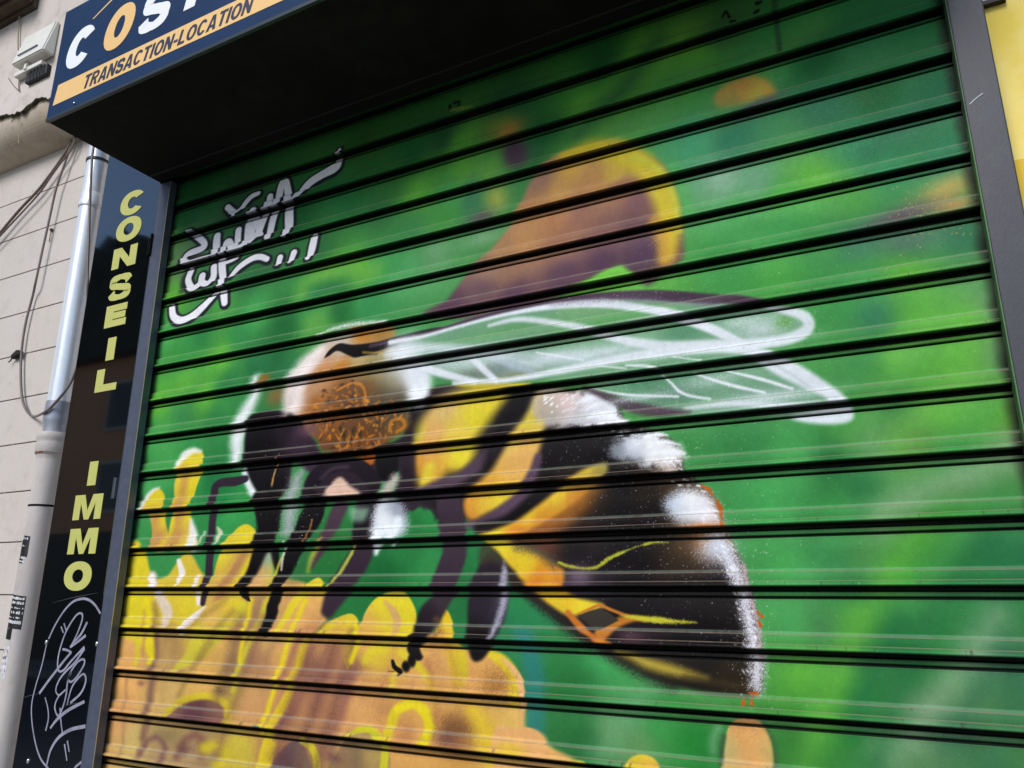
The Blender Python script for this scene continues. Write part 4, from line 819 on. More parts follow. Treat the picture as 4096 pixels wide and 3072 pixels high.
# the laths are a little bowed and never sit quite alike
ph = RNG.random(40)*6.28; am = RNG.random(40)
yy = np.zeros((NR, NCOL))
for k in np.unique(KI):
    r = KI == k
    bow = .0018*np.sin(xcols*2.1+ph[k+17])+.0006*np.sin(xcols*6.3+ph[k+18])
    tilt = .0016*(am[k+17]-.5)*np.sin(xcols*1.3+ph[k+15])
    yy[r] = bow[None, :]+tilt[None, :]*((ZS[r]-(1.6+k*SLAT))/.09-.5)[:, None]*2
    verts[r, :, 2] += (.0008*np.sin(xcols*1.7+ph[k+19]))[None, :]*np.minimum(1, np.minimum(ZS[r]-(1.6+k*SLAT), .09-(ZS[r]-(1.6+k*SLAT)))/.012)[:, None]
for k in range(26):                                                # knocks in the laths
    dx, dk = RNG.uniform(XL+.05, XR-.05), RNG.integers(-5, 12)
    dz = 1.6+dk*SLAT+RNG.uniform(.035, .075)
    r = KI == dk
    yy[r] += RNG.uniform(-.0012, .0024)*np.exp(-((xcols[None, :]-dx)/RNG.uniform(.02, .07))**2-((ZS[r][:, None]-dz)/RNG.uniform(.01, .03))**2)
verts[..., 1] = YS[:, None]+yy
me = bpy.data.meshes.new('slat_curtain')
nv = NR*NCOL; nf = (NR-1)*(NCOL-1)
me.vertices.add(nv); me.vertices.foreach_set('co', verts.reshape(-1))
i = np.arange(NR-1)[:, None]*NCOL+np.arange(NCOL-1)[None, :]
quads = np.stack([i, i+1, i+NCOL+1, i+NCOL], -1).reshape(-1).astype(np.int32)
me.loops.add(nf*4); me.loops.foreach_set('vertex_index', quads)
me.polygons.add(nf); me.polygons.foreach_set('loop_start', (np.arange(nf)*4).astype(np.int32))
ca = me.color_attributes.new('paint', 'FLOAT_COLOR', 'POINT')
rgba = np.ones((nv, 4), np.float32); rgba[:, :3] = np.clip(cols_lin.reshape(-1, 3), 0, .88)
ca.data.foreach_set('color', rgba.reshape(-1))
me.update(calc_edges=True)
me.shade_flat()
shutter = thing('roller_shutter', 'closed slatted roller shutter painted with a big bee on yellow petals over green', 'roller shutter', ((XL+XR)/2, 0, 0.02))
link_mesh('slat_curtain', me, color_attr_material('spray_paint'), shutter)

m_rail = mat('grey_aluminium', lin3(72, 78, 94), .45, .1, noise=[(9, lin3(68, 74, 90), .5), (60, lin3(96, 102, 118), .3)], bump=(240, .05))
m_rail_r = mat('slate_grey_post_paint', lin3(44, 43, 53), .5, .0, noise=[(7, lin3(34, 44, 52), .7), (90, lin3(56, 54, 66), .35), (26, lin3(60, 76, 66), .4, .55, .75)], bump=(300, .08))
m_over = mat('green_overspray', lin3(74, 118, 66), .6, noise=[(14, lin3(58, 70, 62), .9)])
m_dark = mat('unlit_black', (.006, .006, .006, 1), .9, spec=.1)
bm = bmesh.new()
box(bm, -1.6912, -1.6475, -.0300, -.0110, 0.02, 2.664, .0008)
guide = obj('guide_rail', bm, m_rail, shutter)
bm = bmesh.new(); box(bm, -1.6490, -1.6472, -.0312, -.0301, 0.02, 2.660)
obj('rail_edge', bm, mat('rail_edge_highlight', lin3(176, 164, 120), .35, .5), guide)  # pale strip, its colour stands in for the highlight along the rail edge
bm = bmesh.new(); box(bm, XR-.0035, .2005, -.0310, .0195, 0.0, 2.662, .002)
rail2 = obj('guide_rail', bm, m_rail_r, shutter)
bm = bmesh.new(); box(bm, XR-.0055, XR-.0037, -.0295, .0140, 0.02, 2.655)
obj('rail_lip', bm, m_over, rail2)
bm = bmesh.new()
tube(bm, [at(3878, 418, -.0315), at(3905, 393, -.0315), at(3932, 373, -.0315)], .0007, 6)
obj('scratch', bm, mat('bare_metal_scratch', lin3(225, 232, 238), .3), rail2)
bm = bmesh.new(); box(bm, XL-.002, XR+.002, .016, .05, 0, 3.05)
obj('backing_sheet', bm, m_dark, shutter)

# ------------------------------------------------------------------ lettering
def arc(cx, cz, rx, rz, a0, a1, n=28, p=2.0):
    out = []
    for k in range(n+1):
        a = math.radians(a0+(a1-a0)*k/n); c, s_ = math.cos(a), math.sin(a)
        out.append((cx+rx*math.copysign(abs(c)**(2/p), c), cz+rz*math.copysign(abs(s_)**(2/p), s_)))
    return out

def glyph(ch, w, h, s, t):
    """outlines of one sans-serif capital; s = stem, t = bar thickness; later loops are counters"""
    if ch == 'I': return [[(0, 0), (w, 0), (w, h), (0, h)]]
    if ch == '-': return [[(0, .32*h), (w, .32*h), (w, .48*h), (0, .48*h)]]
    if ch == 'L': return [[(0, 0), (w, 0), (w, t), (s, t), (s, h), (0, h)]]
    if ch == 'E': return [[(0, 0), (w, 0), (w, t), (s, t), (s, h/2-t*.48), (w*.94, h/2-t*.48), (w*.94, h/2+t*.48), (s, h/2+t*.48), (s, h-t), (w*.98, h-t), (w*.98, h), (0, h)]]
    if ch == 'T': return [[(w/2-s/2, 0), (w/2+s/2, 0), (w/2+s/2, h-t), (w, h-t), (w, h), (0, h), (0, h-t), (w/2-s/2, h-t)]]
    if ch == 'N': return [[(0, 0), (s*.92, 0), (s*.92, h*.58), (w-s*1.02, 0), (w, 0), (w, h), (w-s*.92, h), (w-s*.92, h*.42), (s*1.02, h), (0, h)]]
    if ch == 'M': return [[(0, 0), (s*.82, 0), (s*.82, h*.66), (w*.42, 0), (w*.58, 0), (w-s*.82, h*.66), (w-s*.82, 0), (w, 0), (w, h), (w-s*1.22, h), (w*.5, h*.36), (s*1.22, h), (0, h)]]
    if ch == 'A': return [[(0, 0), (s*1.08, 0), (s*1.08+.06*w, .20*h), (w-s*1.08-.06*w, .20*h), (w-s*1.08, 0), (w, 0), (w/2+s*.62, h), (w/2-s*.62, h)], [(w/2-.155*w, .36*h), (w/2+.155*w, .36*h), (w/2, .80*h)]]
    if ch == 'R':
        r = arc(w-.29*h, .71*h, .29*h, .29*h, -75, 90, 14)
        q = arc(w-.29*h, .71*h, .29*h-s*.85, .29*h-t, -90, 90, 12)
        return [[(0, 0), (s, 0), (s, .40*h), (.46*w, .40*h), (w-1.12*s, 0), (w*1.02, 0)]+r+[(0, h)], [(s, .71*h-.29*h+t)]+q+[(s, h-t)]]
    if ch == 'O': return [arc(w/2, h/2, w/2, h/2, 0, 352, 44, 2.15), arc(w/2, h/2, w/2-s, h/2-t, 0, 352, 44, 2.1)]
    if ch == 'C': return [arc(w/2, h/2, w/2, h/2, 34, 326, 36, 2.15)+arc(w/2, h/2, w/2-s, h/2-t, 318, 42, 36, 2.1)]
    if ch == 'S':
        s, t = min(s, .27*w), min(t, .20*h)
        X = lambda x: s*.46+x*(w-s*.92)
        Z_ = lambda z: t/2+z*(h-t)
        P = catmull([(X(x), Z_(z)) for x, z in ((.99, .76), (.86, .93), (.5, 1.0), (.14, .93), (0, .76), (.12, .60), (.5, .51), (.88, .41), (1.0, .24), (.86, .07), (.5, 0), (.13, .07), (0, .25))], 8)
        L_, R2 = [], []
        for k in range(len(P)):
            d = P[min(k+1, len(P)-1)]-P[max(k-1, 0)]; d = d/np.linalg.norm(d)
            hw = (t*abs(d[0])+s*.92*abs(d[1]))/2
            L_.append((P[k][0]-d[1]*hw, P[k][1]+d[0]*hw)); R2.append((P[k][0]+d[1]*hw, P[k][1]-d[0]*hw))
        return [(L_, R2)]

def letter(bm, ch, x0, x1, z0, z1, y, s, t, shear=0.0, depth=.0006):
    if ch == 'S':
        L_, R2 = glyph(ch, x1-x0, z1-z0, s, t)[0]
        f = lambda q, d: bm.verts.new((x0+q[0]+shear*q[1], y-d, z0+q[1]))
        ring = [(f(a, depth), f(c, depth), f(c, 0), f(a, 0)) for a, c in zip(L_, R2)]
        for p, q in zip(ring, ring[1:]):
            for k in range(4): bm.faces.new((p[k], p[(k+1) % 4], q[(k+1) % 4], q[k]))
        bm.faces.new(ring[0][::-1]); bm.faces.new(ring[-1])
        return
    cu = bpy.data.curves.new('outline', 'CURVE'); cu.dimensions = '2D'; cu.fill_mode = 'BOTH'; cu.extrude = .02
    for loop in glyph(ch, x1-x0, z1-z0, s, t):
        sp = cu.splines.new('POLY'); sp.points.add(len(loop)-1); sp.use_cyclic_u = True
        for p_, (a, c) in zip(sp.points, loop): p_.co = (a, c, 0, 1)
    o = bpy.data.objects.new('outline', cu); COL.objects.link(o)
    dg = bpy.context.evaluated_depsgraph_get(); dg.update()
    me = bpy.data.meshes.new_from_object(o.evaluated_get(dg))
    vs = [bm.verts.new((x0+v.co.x+shear*v.co.y, y-(depth if v.co.z > 0 else 0), z0+v.co.y)) for v in me.vertices]
    for p in me.polygons:
        try: bm.faces.new([vs[i] for i in p.vertices])
        except ValueError: pass
    bpy.data.objects.remove(o); bpy.data.curves.remove(cu); bpy.data.meshes.remove(me)

def text_line(bm, txt, x0, x1, z0, h, y, shear, depth=.0006):
    wd = {'I': .19, '-': .32, 'T': .60, 'L': .54, 'A': .72, 'N': .68, 'O': .74, 'C': .70, 'S': .64, 'R': .66}
    gap = .105
    tot = sum(wd[c] for c in txt)+gap*(len(txt)-1)
    k = (x1-x0)/tot; x = x0
    for c in txt:
        letter(bm, c, x, x+wd[c]*k, z0, z0+h, y, .19*k, .165*h, shear, depth)
        x += (wd[c]+gap)*k

# ------------------------------------------------------------------ box sign over the shutter
FY = -.345
sign = thing('shop_sign', 'dark blue box sign with white and orange italic letters above the shutter', 'sign', (-.72, FY, 2.667))
SX0, SX1, SZ0, SZ1 = -1.690, .170, 2.667, 2.975
m_navy = mat('navy_sign_face', lin3(20, 46, 80), .5, spec=.12, noise=[(3, lin3(28, 58, 96), .7), (26, lin3(40, 56, 88), .35, .5, .75)], bump=(60, .02))
m_soffit = mat('black_soffit', (.0065, .0062, .0058, 1), .85, spec=.15, noise=[(3.2, (.017, .015, .013, 1), .9), (24, (.004, .004, .004, 1), .6)], bump=(40, .3))  # near-black brown, mottled
bm = bmesh.new(); box(bm, SX0, SX1, FY, FY+.004, SZ0+.006, SZ1)
obj('face_panel', bm, m_navy, sign)
bm = bmesh.new(); box(bm, SX0+.001, SX1-.001, FY+.0045, -.033, SZ0, SZ1-.002)
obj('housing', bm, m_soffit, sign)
m_seam = mat('soffit_seam', (.009, .0085, .008, 1), .7)
bm = bmesh.new(); box(bm, SX0+.004, SX1-.004, -.072, -.066, SZ0-.003, SZ0-.0002, .001); obj('drip_bead', bm, m_seam, sign)
bm = bmesh.new(); box(bm, SX0, SX1, FY-.0015, FY+.006, SZ0-.002, SZ0+.0058)
obj('bottom_trim', bm, mat('black_trim', lin3(20, 34, 38), .4), sign)
bm = bmesh.new(); box(bm, SX0, SX0+.0011, FY+.0042, -.034, SZ0+.003, SZ1-.004); obj('end_plate', bm, m_navy, sign)
m_gold = mat('apricot_vinyl', lin3(238, 194, 122), .4, noise=[(5, lin3(230, 184, 112), .5)])
m_white = mat('white_vinyl', (.86, .87, .88, 1), .35)
bm = bmesh.new(); prism(bm, [(-1.673, 2.703), (SX1-.02, 2.703), (SX1-.02, 2.757), (-1.665, 2.757)], FY-.0008, FY)
obj('stripe_band', bm, m_gold, sign)
bm = bmesh.new()
text_line(bm, 'TRANSACTION-LOCATION', -1.566, -1.0400, 2.7105, .0355, FY-.0009, .26)
obj('lettering', bm, mat('navy_vinyl', lin3(36, 38, 60), .4), sign)
for ch, a0, a1, c0, c1, mm in (('C', -1.660, -1.566, 2.787, 2.895, m_white), ('S', -1.394, -1.300, 2.787, 2.893, m_white), ('I', -1.2445, -1.2105, 2.796, 2.892, m_white), ('O', -1.522, -1.424, 2.785, 2.901, m_gold)):
    bm = bmesh.new(); letter(bm, ch, a0, a1, c0, c1, FY, .0335, .030, .20, .0012)
    obj('letter', bm, mm, sign)
bm = bmesh.new(); prism(bm, [(-1.5725, 2.9085), (-1.5690, 2.9065), (-1.488, 2.943), (-1.40, 2.962), (-1.40, 2.966), (-1.490, 2.948)], FY-.0008, FY)
obj('roof_stroke', bm, m_gold, sign)
bm = bmesh.new()
bmesh.ops.create_uvsphere(bm, u_segments=12, v_segments=8, radius=.0035)
bmesh.ops.translate(bm, verts=bm.verts[:], vec=(-1.585, FY-.001, 2.681))
obj('screw', bm, mat('zinc_screw', lin3(190, 195, 200), .3, .9), sign, True)

# ------------------------------------------------------------------ upright black glass sign
PX0, PX1, PY = -1.937, -1.692, -.030
vsign = thing('vertical_sign', 'tall narrow black glass sign with yellow capitals and a silver scribble low down', 'sign', ((PX0+PX1)/2, PY, 0))
m_glass = mat('black_glass', (.0025, .0025, .003, 1), .035, ior=2.2, spec=.5)
m_glass.node_tree.nodes['Principled BSDF'].inputs['Specular Tint'].default_value = (.84, .93, 1.0, 1)
bm = bmesh.new(); box(bm, PX0, PX1, PY, PY+.012, 0.1, 3.0, .0008)
obj('panel', bm, m_glass, vsign)
bm = bmesh.new(); box(bm, PX0+.004, PX1-.003, PY+.0125, .074, 0.1, 3.0)
obj('backing_frame', bm, mat('dark_frame', (.02, .02, .022, 1), .6), vsign)
m_yel = mat('pale_yellow_vinyl', lin3(188, 188, 104), .5, noise=[(30, lin3(174, 174, 90), .4)])
bm = bmesh.new()
xc = -1.797
for ch, w, zt, h, rb in (('C', .100, 2.6715, .0735, 1), ('O', .104, 2.5915, .0730, 1), ('N', .098, 2.5025, .0610, 0), ('S', .088, 2.4215, .0735, 1), ('E', .086, 2.3345, .0620, 0), ('I', .033, 2.2415, .0625, 0), ('L', .085, 2.1570, .0615, 0)):
    letter(bm, ch, xc-w/2, xc+w/2, zt-h, zt, PY-.0004, .0315, .0190, 0, .0008)
obj('lettering', bm, m_yel, vsign)
bm = bmesh.new()
for ch, w, zt, h in (('I', .033, 1.9130, .0605), ('M', .108, 1.8300, .0615), ('M', .108, 1.7470, .0615), ('O', .104, 1.6680, .0690)):
    letter(bm, ch, xc-w/2, xc+w/2, zt-h, zt, PY-.0004, .0315, .0190, 0, .0008)
obj('lettering', bm, m_yel, vsign)

def ribbon(bm, pts, w, n=8):
    P = catmull(pts, n) if len(pts) > 2 else np.asarray(pts, float)
    ws = np.interp(np.linspace(0, 1, len(P)), np.linspace(0, 1, len(w) if not np.isscalar(w) else 2), w if not np.isscalar(w) else [w, w])
    prev = None
    for i in range(len(P)):
        d = P[min(i+1, len(P)-1)]-P[max(i-1, 0)]; d = d/(np.linalg.norm(d)+1e-9)
        nrm = np.array([-d[2], 0, d[0]])
        # a flat marker tip: wider across the slant
        a, b = P[i]+nrm*ws[i]/2, P[i]-nrm*ws[i]/2
        cur = (bm.verts.new(a), bm.verts.new(b))
        if prev: bm.faces.new((prev[0], prev[1], cur[1], cur[0]))
        prev = cur
TG = panel(0, 2300, 520/641)
ty = PY-.0007
TAG = [([(495, 190), (470, 150), (440, 124), (405, 117), (360, 132), (315, 178), (270, 250), (240, 315)], [5, 6, 6, 5, 5]), ([(230, 338), (205, 450), (175, 550), (156, 640), (158, 730), (175, 830), (200, 905), (238, 955)], [4, 4, 4, 5]),
       ([(301, 254), (312, 285)], 4), ([(315, 238), (326, 272)], 4), ([(193, 585), (240, 520), (310, 430), (352, 380)], [7, 7, 6]), ([(352, 382), (330, 370), (308, 366)], 5),
       ([(430, 232), (400, 290), (365, 330), (345, 357)], [7, 6, 5]), ([(347, 357), (380, 290), (405, 220), (402, 190), (375, 200), (330, 270), (300, 350), (285, 420), (288, 470), (312, 470), (350, 425), (416, 354)], [4, 5, 5, 5, 5, 5, 6]),
       ([(423, 298), (385, 328), (346, 357)], [7, 5]), ([(417, 362), (370, 430), (320, 480), (288, 525), (275, 570), (292, 592), (324, 564)], [7, 6, 5, 4, 4]),
       ([(324, 566), (288, 600), (270, 650), (286, 694), (310, 650), (326, 590), (332, 535), (345, 485), (382, 430), (412, 416), (414, 442), (380, 500), (350, 527), (336, 510), (352, 478)], [4, 5, 5, 5, 5]),
       ([(346, 632), (400, 580), (423, 520), (412, 488), (380, 515), (352, 560), (330, 640)], [6, 5, 5, 4]), ([(416, 624), (340, 664), (285, 708), (247, 756)], [7, 8, 8, 5]), ([(296, 655), (300, 720), (308, 782)], 4),
       ([(222, 603), (236, 660), (238, 710), (225, 768)], [3, 4, 5]), ([(421, 746), (350, 762), (290, 800), (250, 862), (230, 938)], [8, 8, 7, 5]), ([(318, 834), (330, 916)], [5, 3]), ([(332, 817), (341, 872)], [5, 3]), ([(402, 922), (375, 944), (365, 960)], [6, 5])]
bm = bmesh.new()
for q, (pts, w) in enumerate(TAG):
    P = [at(x, y, ty-.00004*q) for x, y in TG(*pts)]
    ribbon(bm, P, np.array(w)*.00098 if not np.isscalar(w) else w*.0010)
obj('scribble', bm, mat('silver_marker', lin3(150, 148, 166), .55, noise=[(50, lin3(104, 104, 120), .7)]), vsign)
m_scr = mat('chrome_screw', lin3(200, 205, 210), .25, .8)
for px, py in TG((477, 340), (228, 332), (138, 918)):
    bm = bmesh.new(); bmesh.ops.create_uvsphere(bm, u_segments=12, v_segments=8, radius=.0042)
    bmesh.ops.scale(bm, verts=bm.verts[:], vec=(1, .6, 1.3)); bmesh.ops.translate(bm, verts=bm.verts[:], vec=at(px, py, PY-.001))
    obj('screw', bm, m_scr, vsign, True)
bm = bmesh.new()
for (a, b) in (((1228, 272), (1216, 440)), ((1208, 316), (1196, 450))):
    p, q = at(a[0]*T_, 800+a[1]*T_, PY-.002), at(b[0]*T_, 800+b[1]*T_, PY-.002)
    box(bm, p[0]-.0025, p[0]+.0025, PY-.006, PY+.001, q[2], p[2], .0008)
obj('clip', bm, m_dark, vsign)
bm = bmesh.new()
p, q = at(948*T_, 1600+625*T_, PY), at(918*T_, 1600+795*T_, PY)
box(bm, p[0]-.010, p[0]-.001, PY-.004, PY+.001, q[2], p[2], .001)
obj('clip', bm, mat('steel_clip', lin3(120, 124, 132), .3, .8), vsign)
m_scf = mat('faint_scuff', lin3(62, 60, 62), .7)                    # pale scuffs across the glass
for (x0, y0, x1, y1) in ((420, 330, 790, 250), (175, 1100, 320, 1060), (520, 1160, 700, 1130)):
    bm = bmesh.new()
    ribbon(bm, [at(x0*T_, 2247+y0*T_, PY-.0003), at((x0+x1)/2*T_, 2247+((y0+y1)/2-6)*T_, PY-.0003), at(x1*T_, 2247+y1*T_, PY-.0003)], [.0004, .0016, .0004])
    obj('scuff', bm, m_scf, vsign)

# ------------------------------------------------------------------ drain pipe in the corner
PCX, PCY = -2.083, .030
pipe = thing('drain_pipe', 'round drain pipe beside the black sign, shiny zinc above and painted iron below', 'drain pipe', (PCX, PCY, 0))
m_zinc = mat('zinc', lin3(240, 243, 248), .27, .3, noise=[(5, lin3(222, 228, 236), .6, .35, .7, (6, 6, .6)), (70, lin3(196, 202, 208), .3)], bump=(30, .03))
m_zinc2 = mat('dull_zinc', lin3(166, 170, 182), .45, .4, noise=[(9, lin3(126, 130, 142), .6)])
m_iron = mat('cream_iron_paint', lin3(196, 188, 182), .55, noise=[(7, lin3(168, 158, 156), .8, .4, .7, (3, 3, .5)), (26, lin3(150, 138, 132), .5, .55, .75)], bump=(60, .15))
bm = bmesh.new(); lathe(bm, PCX, PCY, [(2.728, .0318), (3.6, .0318)], 64); obj('upper_pipe', bm, m_zinc, pipe, True)
bm = bmesh.new(); lathe(bm, PCX, PCY, [(2.10, .0312), (2.722, .0318)], 64); obj('upper_pipe', bm, m_zinc, pipe, True)
bm = bmesh.new(); lathe(bm, PCX, PCY, [(2.712, .0322), (2.715, .0352), (2.722, .0360), (2.730, .0352), (2.736, .0340), (2.758, .0336), (2.760, .0322)], 64); obj('joint_ring', bm, m_zinc, pipe, True)
bm = bmesh.new(); lathe(bm, PCX, PCY, [(2.110, .0314), (2.1105, .0330), (2.062, .0345), (2.052, .0335), (2.040, .0300), (2.015, .0296)], 64); obj('sleeve', bm, m_zinc2, pipe, True)
bm = bmesh.new(); lathe(bm, PCX, PCY, [(2.020, .030), (2.021, .0400), (2.014, .0424), (2.003, .0424), (1.998, .0400), (1.992, .0404), (1.984, .0412), (1.970, .0400), (1.955, .0350), (1.948, .0338)], 64); obj('socket_collar', bm, m_iron, pipe, True)
bm = bmesh.new(); lathe(bm, PCX, PCY, [(1.950, .0336), (1.823, .0336)], 64); obj('lower_pipe', bm, m_iron, pipe, True)
bm = bmesh.new(); lathe(bm, PCX, PCY, [(1.818, .0342), (0.0, .0342)], 64); obj('lower_pipe', bm, m_iron, pipe, True)
bm = bmesh.new(); lathe(bm, PCX, PCY, [(1.8235, .0340), (1.823, .0350), (1.818, .0350), (1.8175, .0340)], 64); obj('seam_ring', bm, m_dark, pipe, True)
bm = bmesh.new(); lathe(bm, PCX, PCY, [(1.9665, .0398), (1.966, .0405), (1.962, .0390), (1.960, .0375)], 64); obj('rust_mark', bm, mat('rust', lin3(120, 84, 64), .8, noise=[(30, lin3(190, 178, 170), .95, .42, .55)]), pipe, True)
bm = bmesh.new(); lathe(bm, PCX, PCY, [(2.868, .0322), (2.868, .0345), (2.876, .0345), (2.876, .0322)], 64)
bk = at(1300*560/2212, 320+1300*560/2212, .02)
tube(bm, [(PCX-.033, PCY, 2.872), (PCX-.045, PCY+.005, 2.874), (PCX-.052, PCY+.03, 2.874), (PCX-.052, .075, 2.874)], .0035, 8)
obj('bracket', bm, mat('dark_iron', lin3(58, 62, 64), .6, .4), pipe)

# ------------------------------------------------------------------ tiled wall on the left, cornice, upper wall
WY = .075
m_tile = mat('cream_wall_tile', lin3(200, 191, 183), .5, noise=[(4, lin3(194, 184, 172), .7), (18, lin3(170, 160, 152), .45, .52, .74), (90, lin3(208, 200, 194), .4)], bump=(26, .06))
m_grout = mat('grout', lin3(96, 84, 72), .9)
wall = thing('tiled_wall', 'pale cream wall of long flat tiles with thin dark joints, left of the pipe', 'wall', (-4, WY, 0))
bm = bmesh.new(); bg_ = bmesh.new()
zj = [1.588+.1447*k for k in range(-11, 11)]
prevz = 0.0
for z in zj+[3.21]:
    if z-prevz > .02:
        xs_ = [-7.0, -1.965]
        box(bm, -7.0, -1.965, WY, WY+.02, prevz+.0017, z-.0017, .0014)
    prevz = z
tiles = obj('tiles', bm, m_tile, wall)
box(bg_, -7.0, -1.965, WY+.0035, WY+.030, 0, 3.21)
obj('joints', bg_, m_grout, wall)
bm = bmesh.new()
for xs_ in (-2.355, -2.66, -3.3):
    P = [(xs_+random.uniform(-.004, .004), WY-.0003, z) for z in np.arange(0.1, 3.12, .1)]
    ribbon(bm, P, [.0012, .0026, .0016, .0022, .001], 3)
obj('seam_filler', bm, mat('pale_filler', lin3(214, 206, 176), .8), wall)
bm = bmesh.new()                                                    # stains
for k in range(60):
    x, z = random.uniform(-2.75, -2.13), random.uniform(1.25, 3.0)
    r = random.uniform(.0008, .0026)
    vs = [bm.verts.new((x+r*random.uniform(.5, 1.3)*math.cos(a), WY-.00025, z+r*random.uniform(.5, 1.6)*math.sin(a))) for a in [6.283*i/7 for i in range(7)]]
    bm.faces.new(vs)
obj('specks', bm, mat('dirt_speck', lin3(128, 112, 96), .9), wall)

m_band = mat('stone_band', lin3(196, 182, 164), .8, noise=[(5, lin3(168, 152, 132), .8), (30, lin3(140, 126, 108), .5, .5, .75)], bump=(40, .3))
m_plas = mat('old_render', lin3(206, 195, 188), .85, noise=[(3, lin3(190, 179, 168), .8), (16, lin3(166, 154, 140), .8, .5, .75)], bump=(30, .45))
m_moss = mat('mossy_edge', lin3(92, 88, 62), .95, noise=[(40, lin3(30, 26, 20), .95)], bump=(90, .8))
uw = thing('rendered_upper_wall', 'old cream rendered wall with a broken mossy lower edge above the tiles', 'wall', (-4, 0, 3.2))
bm = bmesh.new()
pr = [(-.036, 3.36), (-.036, 3.126)]+[(-.036+.106*(1-math.cos(a)), 3.126-.094*math.sin(a)) for a in np.linspace(.1, math.pi/2, 14)]+[(.30, 3.032), (.30, 3.36)]
va = [bm.verts.new((-7.0, y, z)) for y, z in pr]; vb = [bm.verts.new((-1.70, y, z)) for y, z in pr]
for k in range(len(pr)): bm.faces.new((va[k], va[(k+1) % len(pr)], vb[(k+1) % len(pr)], vb[k]))
bm.faces.new(va); bm.faces.new(vb[::-1])
obj('stone_band', bm, m_band, uw)
xs_ = np.arange(-7.0, -1.70, .012)
jag = 3.126+.010*np.interp(xs_, np.arange(-7.1, -1.5, .09), RNG.standard_normal(len(np.arange(-7.1, -1.5, .09))))+.003*RNG.standard_normal(len(xs_))
jag = jag - .010*np.exp(-((xs_+2.46)/.06)**2)
bm = bmesh.new()
prism(bm, [(x, z+.008) for x, z in zip(xs_, jag)]+[(-1.70, 6.0), (-7.0, 6.0)], -.050, -.030)
obj('render_coat', bm, m_plas, uw)
bm = bmesh.new()
top = jag+.008-.0004
low = top-.0006-.0035*RNG.random(len(xs_))**2
prism(bm, list(zip(xs_, low))+list(zip(xs_[::-1], top[::-1]+.0003)), -.0485, -.0365)
obj('broken_edge', bm, m_moss, uw)
bm = bmesh.new()
hx = at(300*560/2212, 320+600*560/2212, -.02)
for k in range(9):
    c = (hx[0]+random.uniform(-.035, .02), -.026+random.uniform(-.004, .006), hx[2]+random.uniform(-.02, .015))
    bmesh.ops.create_icosphere(bm, subdivisions=2, radius=random.uniform(.005, .011), matrix=__import__('mathutils').Matrix.Translation(c))
for v in bm.verts: v.co += Vector((random.uniform(-1, 1), random.uniform(-1, 1), random.uniform(-1, 1)))*.003
obj('moss_tuft', bm, mat('dark_moss', lin3(34, 30, 22), 1.0), uw)
m_root = mat('dry_root', lin3(176, 164, 112), .9)
for nm, pts in (('straw', [(350, 560), (345, 640), (325, 740), (300, 850), (290, 960), (296, 1000)]), ('straw', [(700, 560), (688, 620), (684, 655)])):
    bm = bmesh.new(); tube(bm, [at(a*560/2212, 320+b*560/2212, -.028) for a, b in pts], .0011, 6)
    obj('dry_straw', bm, m_root, uw)
bm = bmesh.new(); box(bm, -1.6995, 1.6, .052, .30, 2.68, 6.0)
obj('upper_wall', bm, m_plas, uw)

# yellow wall, right
yw = thing('yellow_wall', 'bright yellow painted wall at the far right edge beyond the grey post', 'wall', (.9, .02, 0))
m_yw = mat('yellow_wall_paint', lin3(240, 218, 120), .7, noise=[(2.2, lin3(228, 200, 70), .9, .38, .62, (5, 5, 1)), (14, lin3(244, 226, 150), .5)], bump=(30, .2))
bm = bmesh.new(); box(bm, .2015, 1.6, .020, .30, 0, 2.675)
obj('wall_face', bm, m_yw, yw)
m_yw2 = mat('deep_yellow_paint', lin3(226, 190, 44), .7, noise=[(5, lin3(214, 176, 36), .7)])
bm = bmesh.new(); box(bm, .2015, 1.6, .0185, .0198, 0, 2.223)
obj('lower_coat', bm, m_yw2, yw)
wb = thing('wall_box', 'small grey white box with a dark underside on the yellow wall', 'box', (.225, .0, 2.49))
bm = bmesh.new(); box(bm, .2045, .2385, .010, .0195, 2.5035, 2.58, .001); obj('body', bm, mat('grey_plastic', lin3(176, 170, 166), .5), wb)
bm = bmesh.new(); box(bm, .2050, .2380, .0085, .0195, 2.4965, 2.5032); obj('base', bm, mat('black_plastic', lin3(26, 18, 20), .6), wb)

# ------------------------------------------------------------------ fittings on the upper wall
fit = thing('wall_lamp_box', 'white wedge shaped plastic box fixed to the rendered wall beside the blue sign', 'wall box', (-2.47, 0, 3.345))
m_pl = mat('aged_white_plastic', lin3(222, 220, 212), .45, noise=[(8, lin3(206, 202, 188), .6)], bump=(30, .05))
bm = bmesh.new()
X0, X1, Z0, Z1 = -2.451, -2.2786, 3.2744, 3.4048
v = [bm.verts.new(c) for c in ((X0, -.0502, Z0), (X1, -.0502, Z0), (X1, -.0905, Z0), (X0, -.0905, Z0), (X0, -.0502, Z1), (X1, -.0502, Z1), (X1, -.0635, Z1), (X0, -.0635, Z1))]
for f in ((0, 1, 2, 3), (4, 7, 6, 5), (0, 4, 5, 1), (1, 5, 6, 2), (2, 6, 7, 3), (3, 7, 4, 0)): bm.faces.new([v[i] for i in f])
bmesh.ops.bevel(bm, geom=bm.edges[:], offset=.004, segments=3, affect='EDGES')
obj('body', bm, m_pl, fit)
bm = bmesh.new(); p, q = at(290*560/2212, 885*560/2212, -.086), at(600*560/2212, 715*560/2212, -.0845)
tube(bm, [p+np.array([0, -.002, 0]), q+np.array([0, -.002, .0])], .0022, 8, 1)
obj('slot', bm, mat('grey_slot', lin3(96, 104, 120), .6), fit)
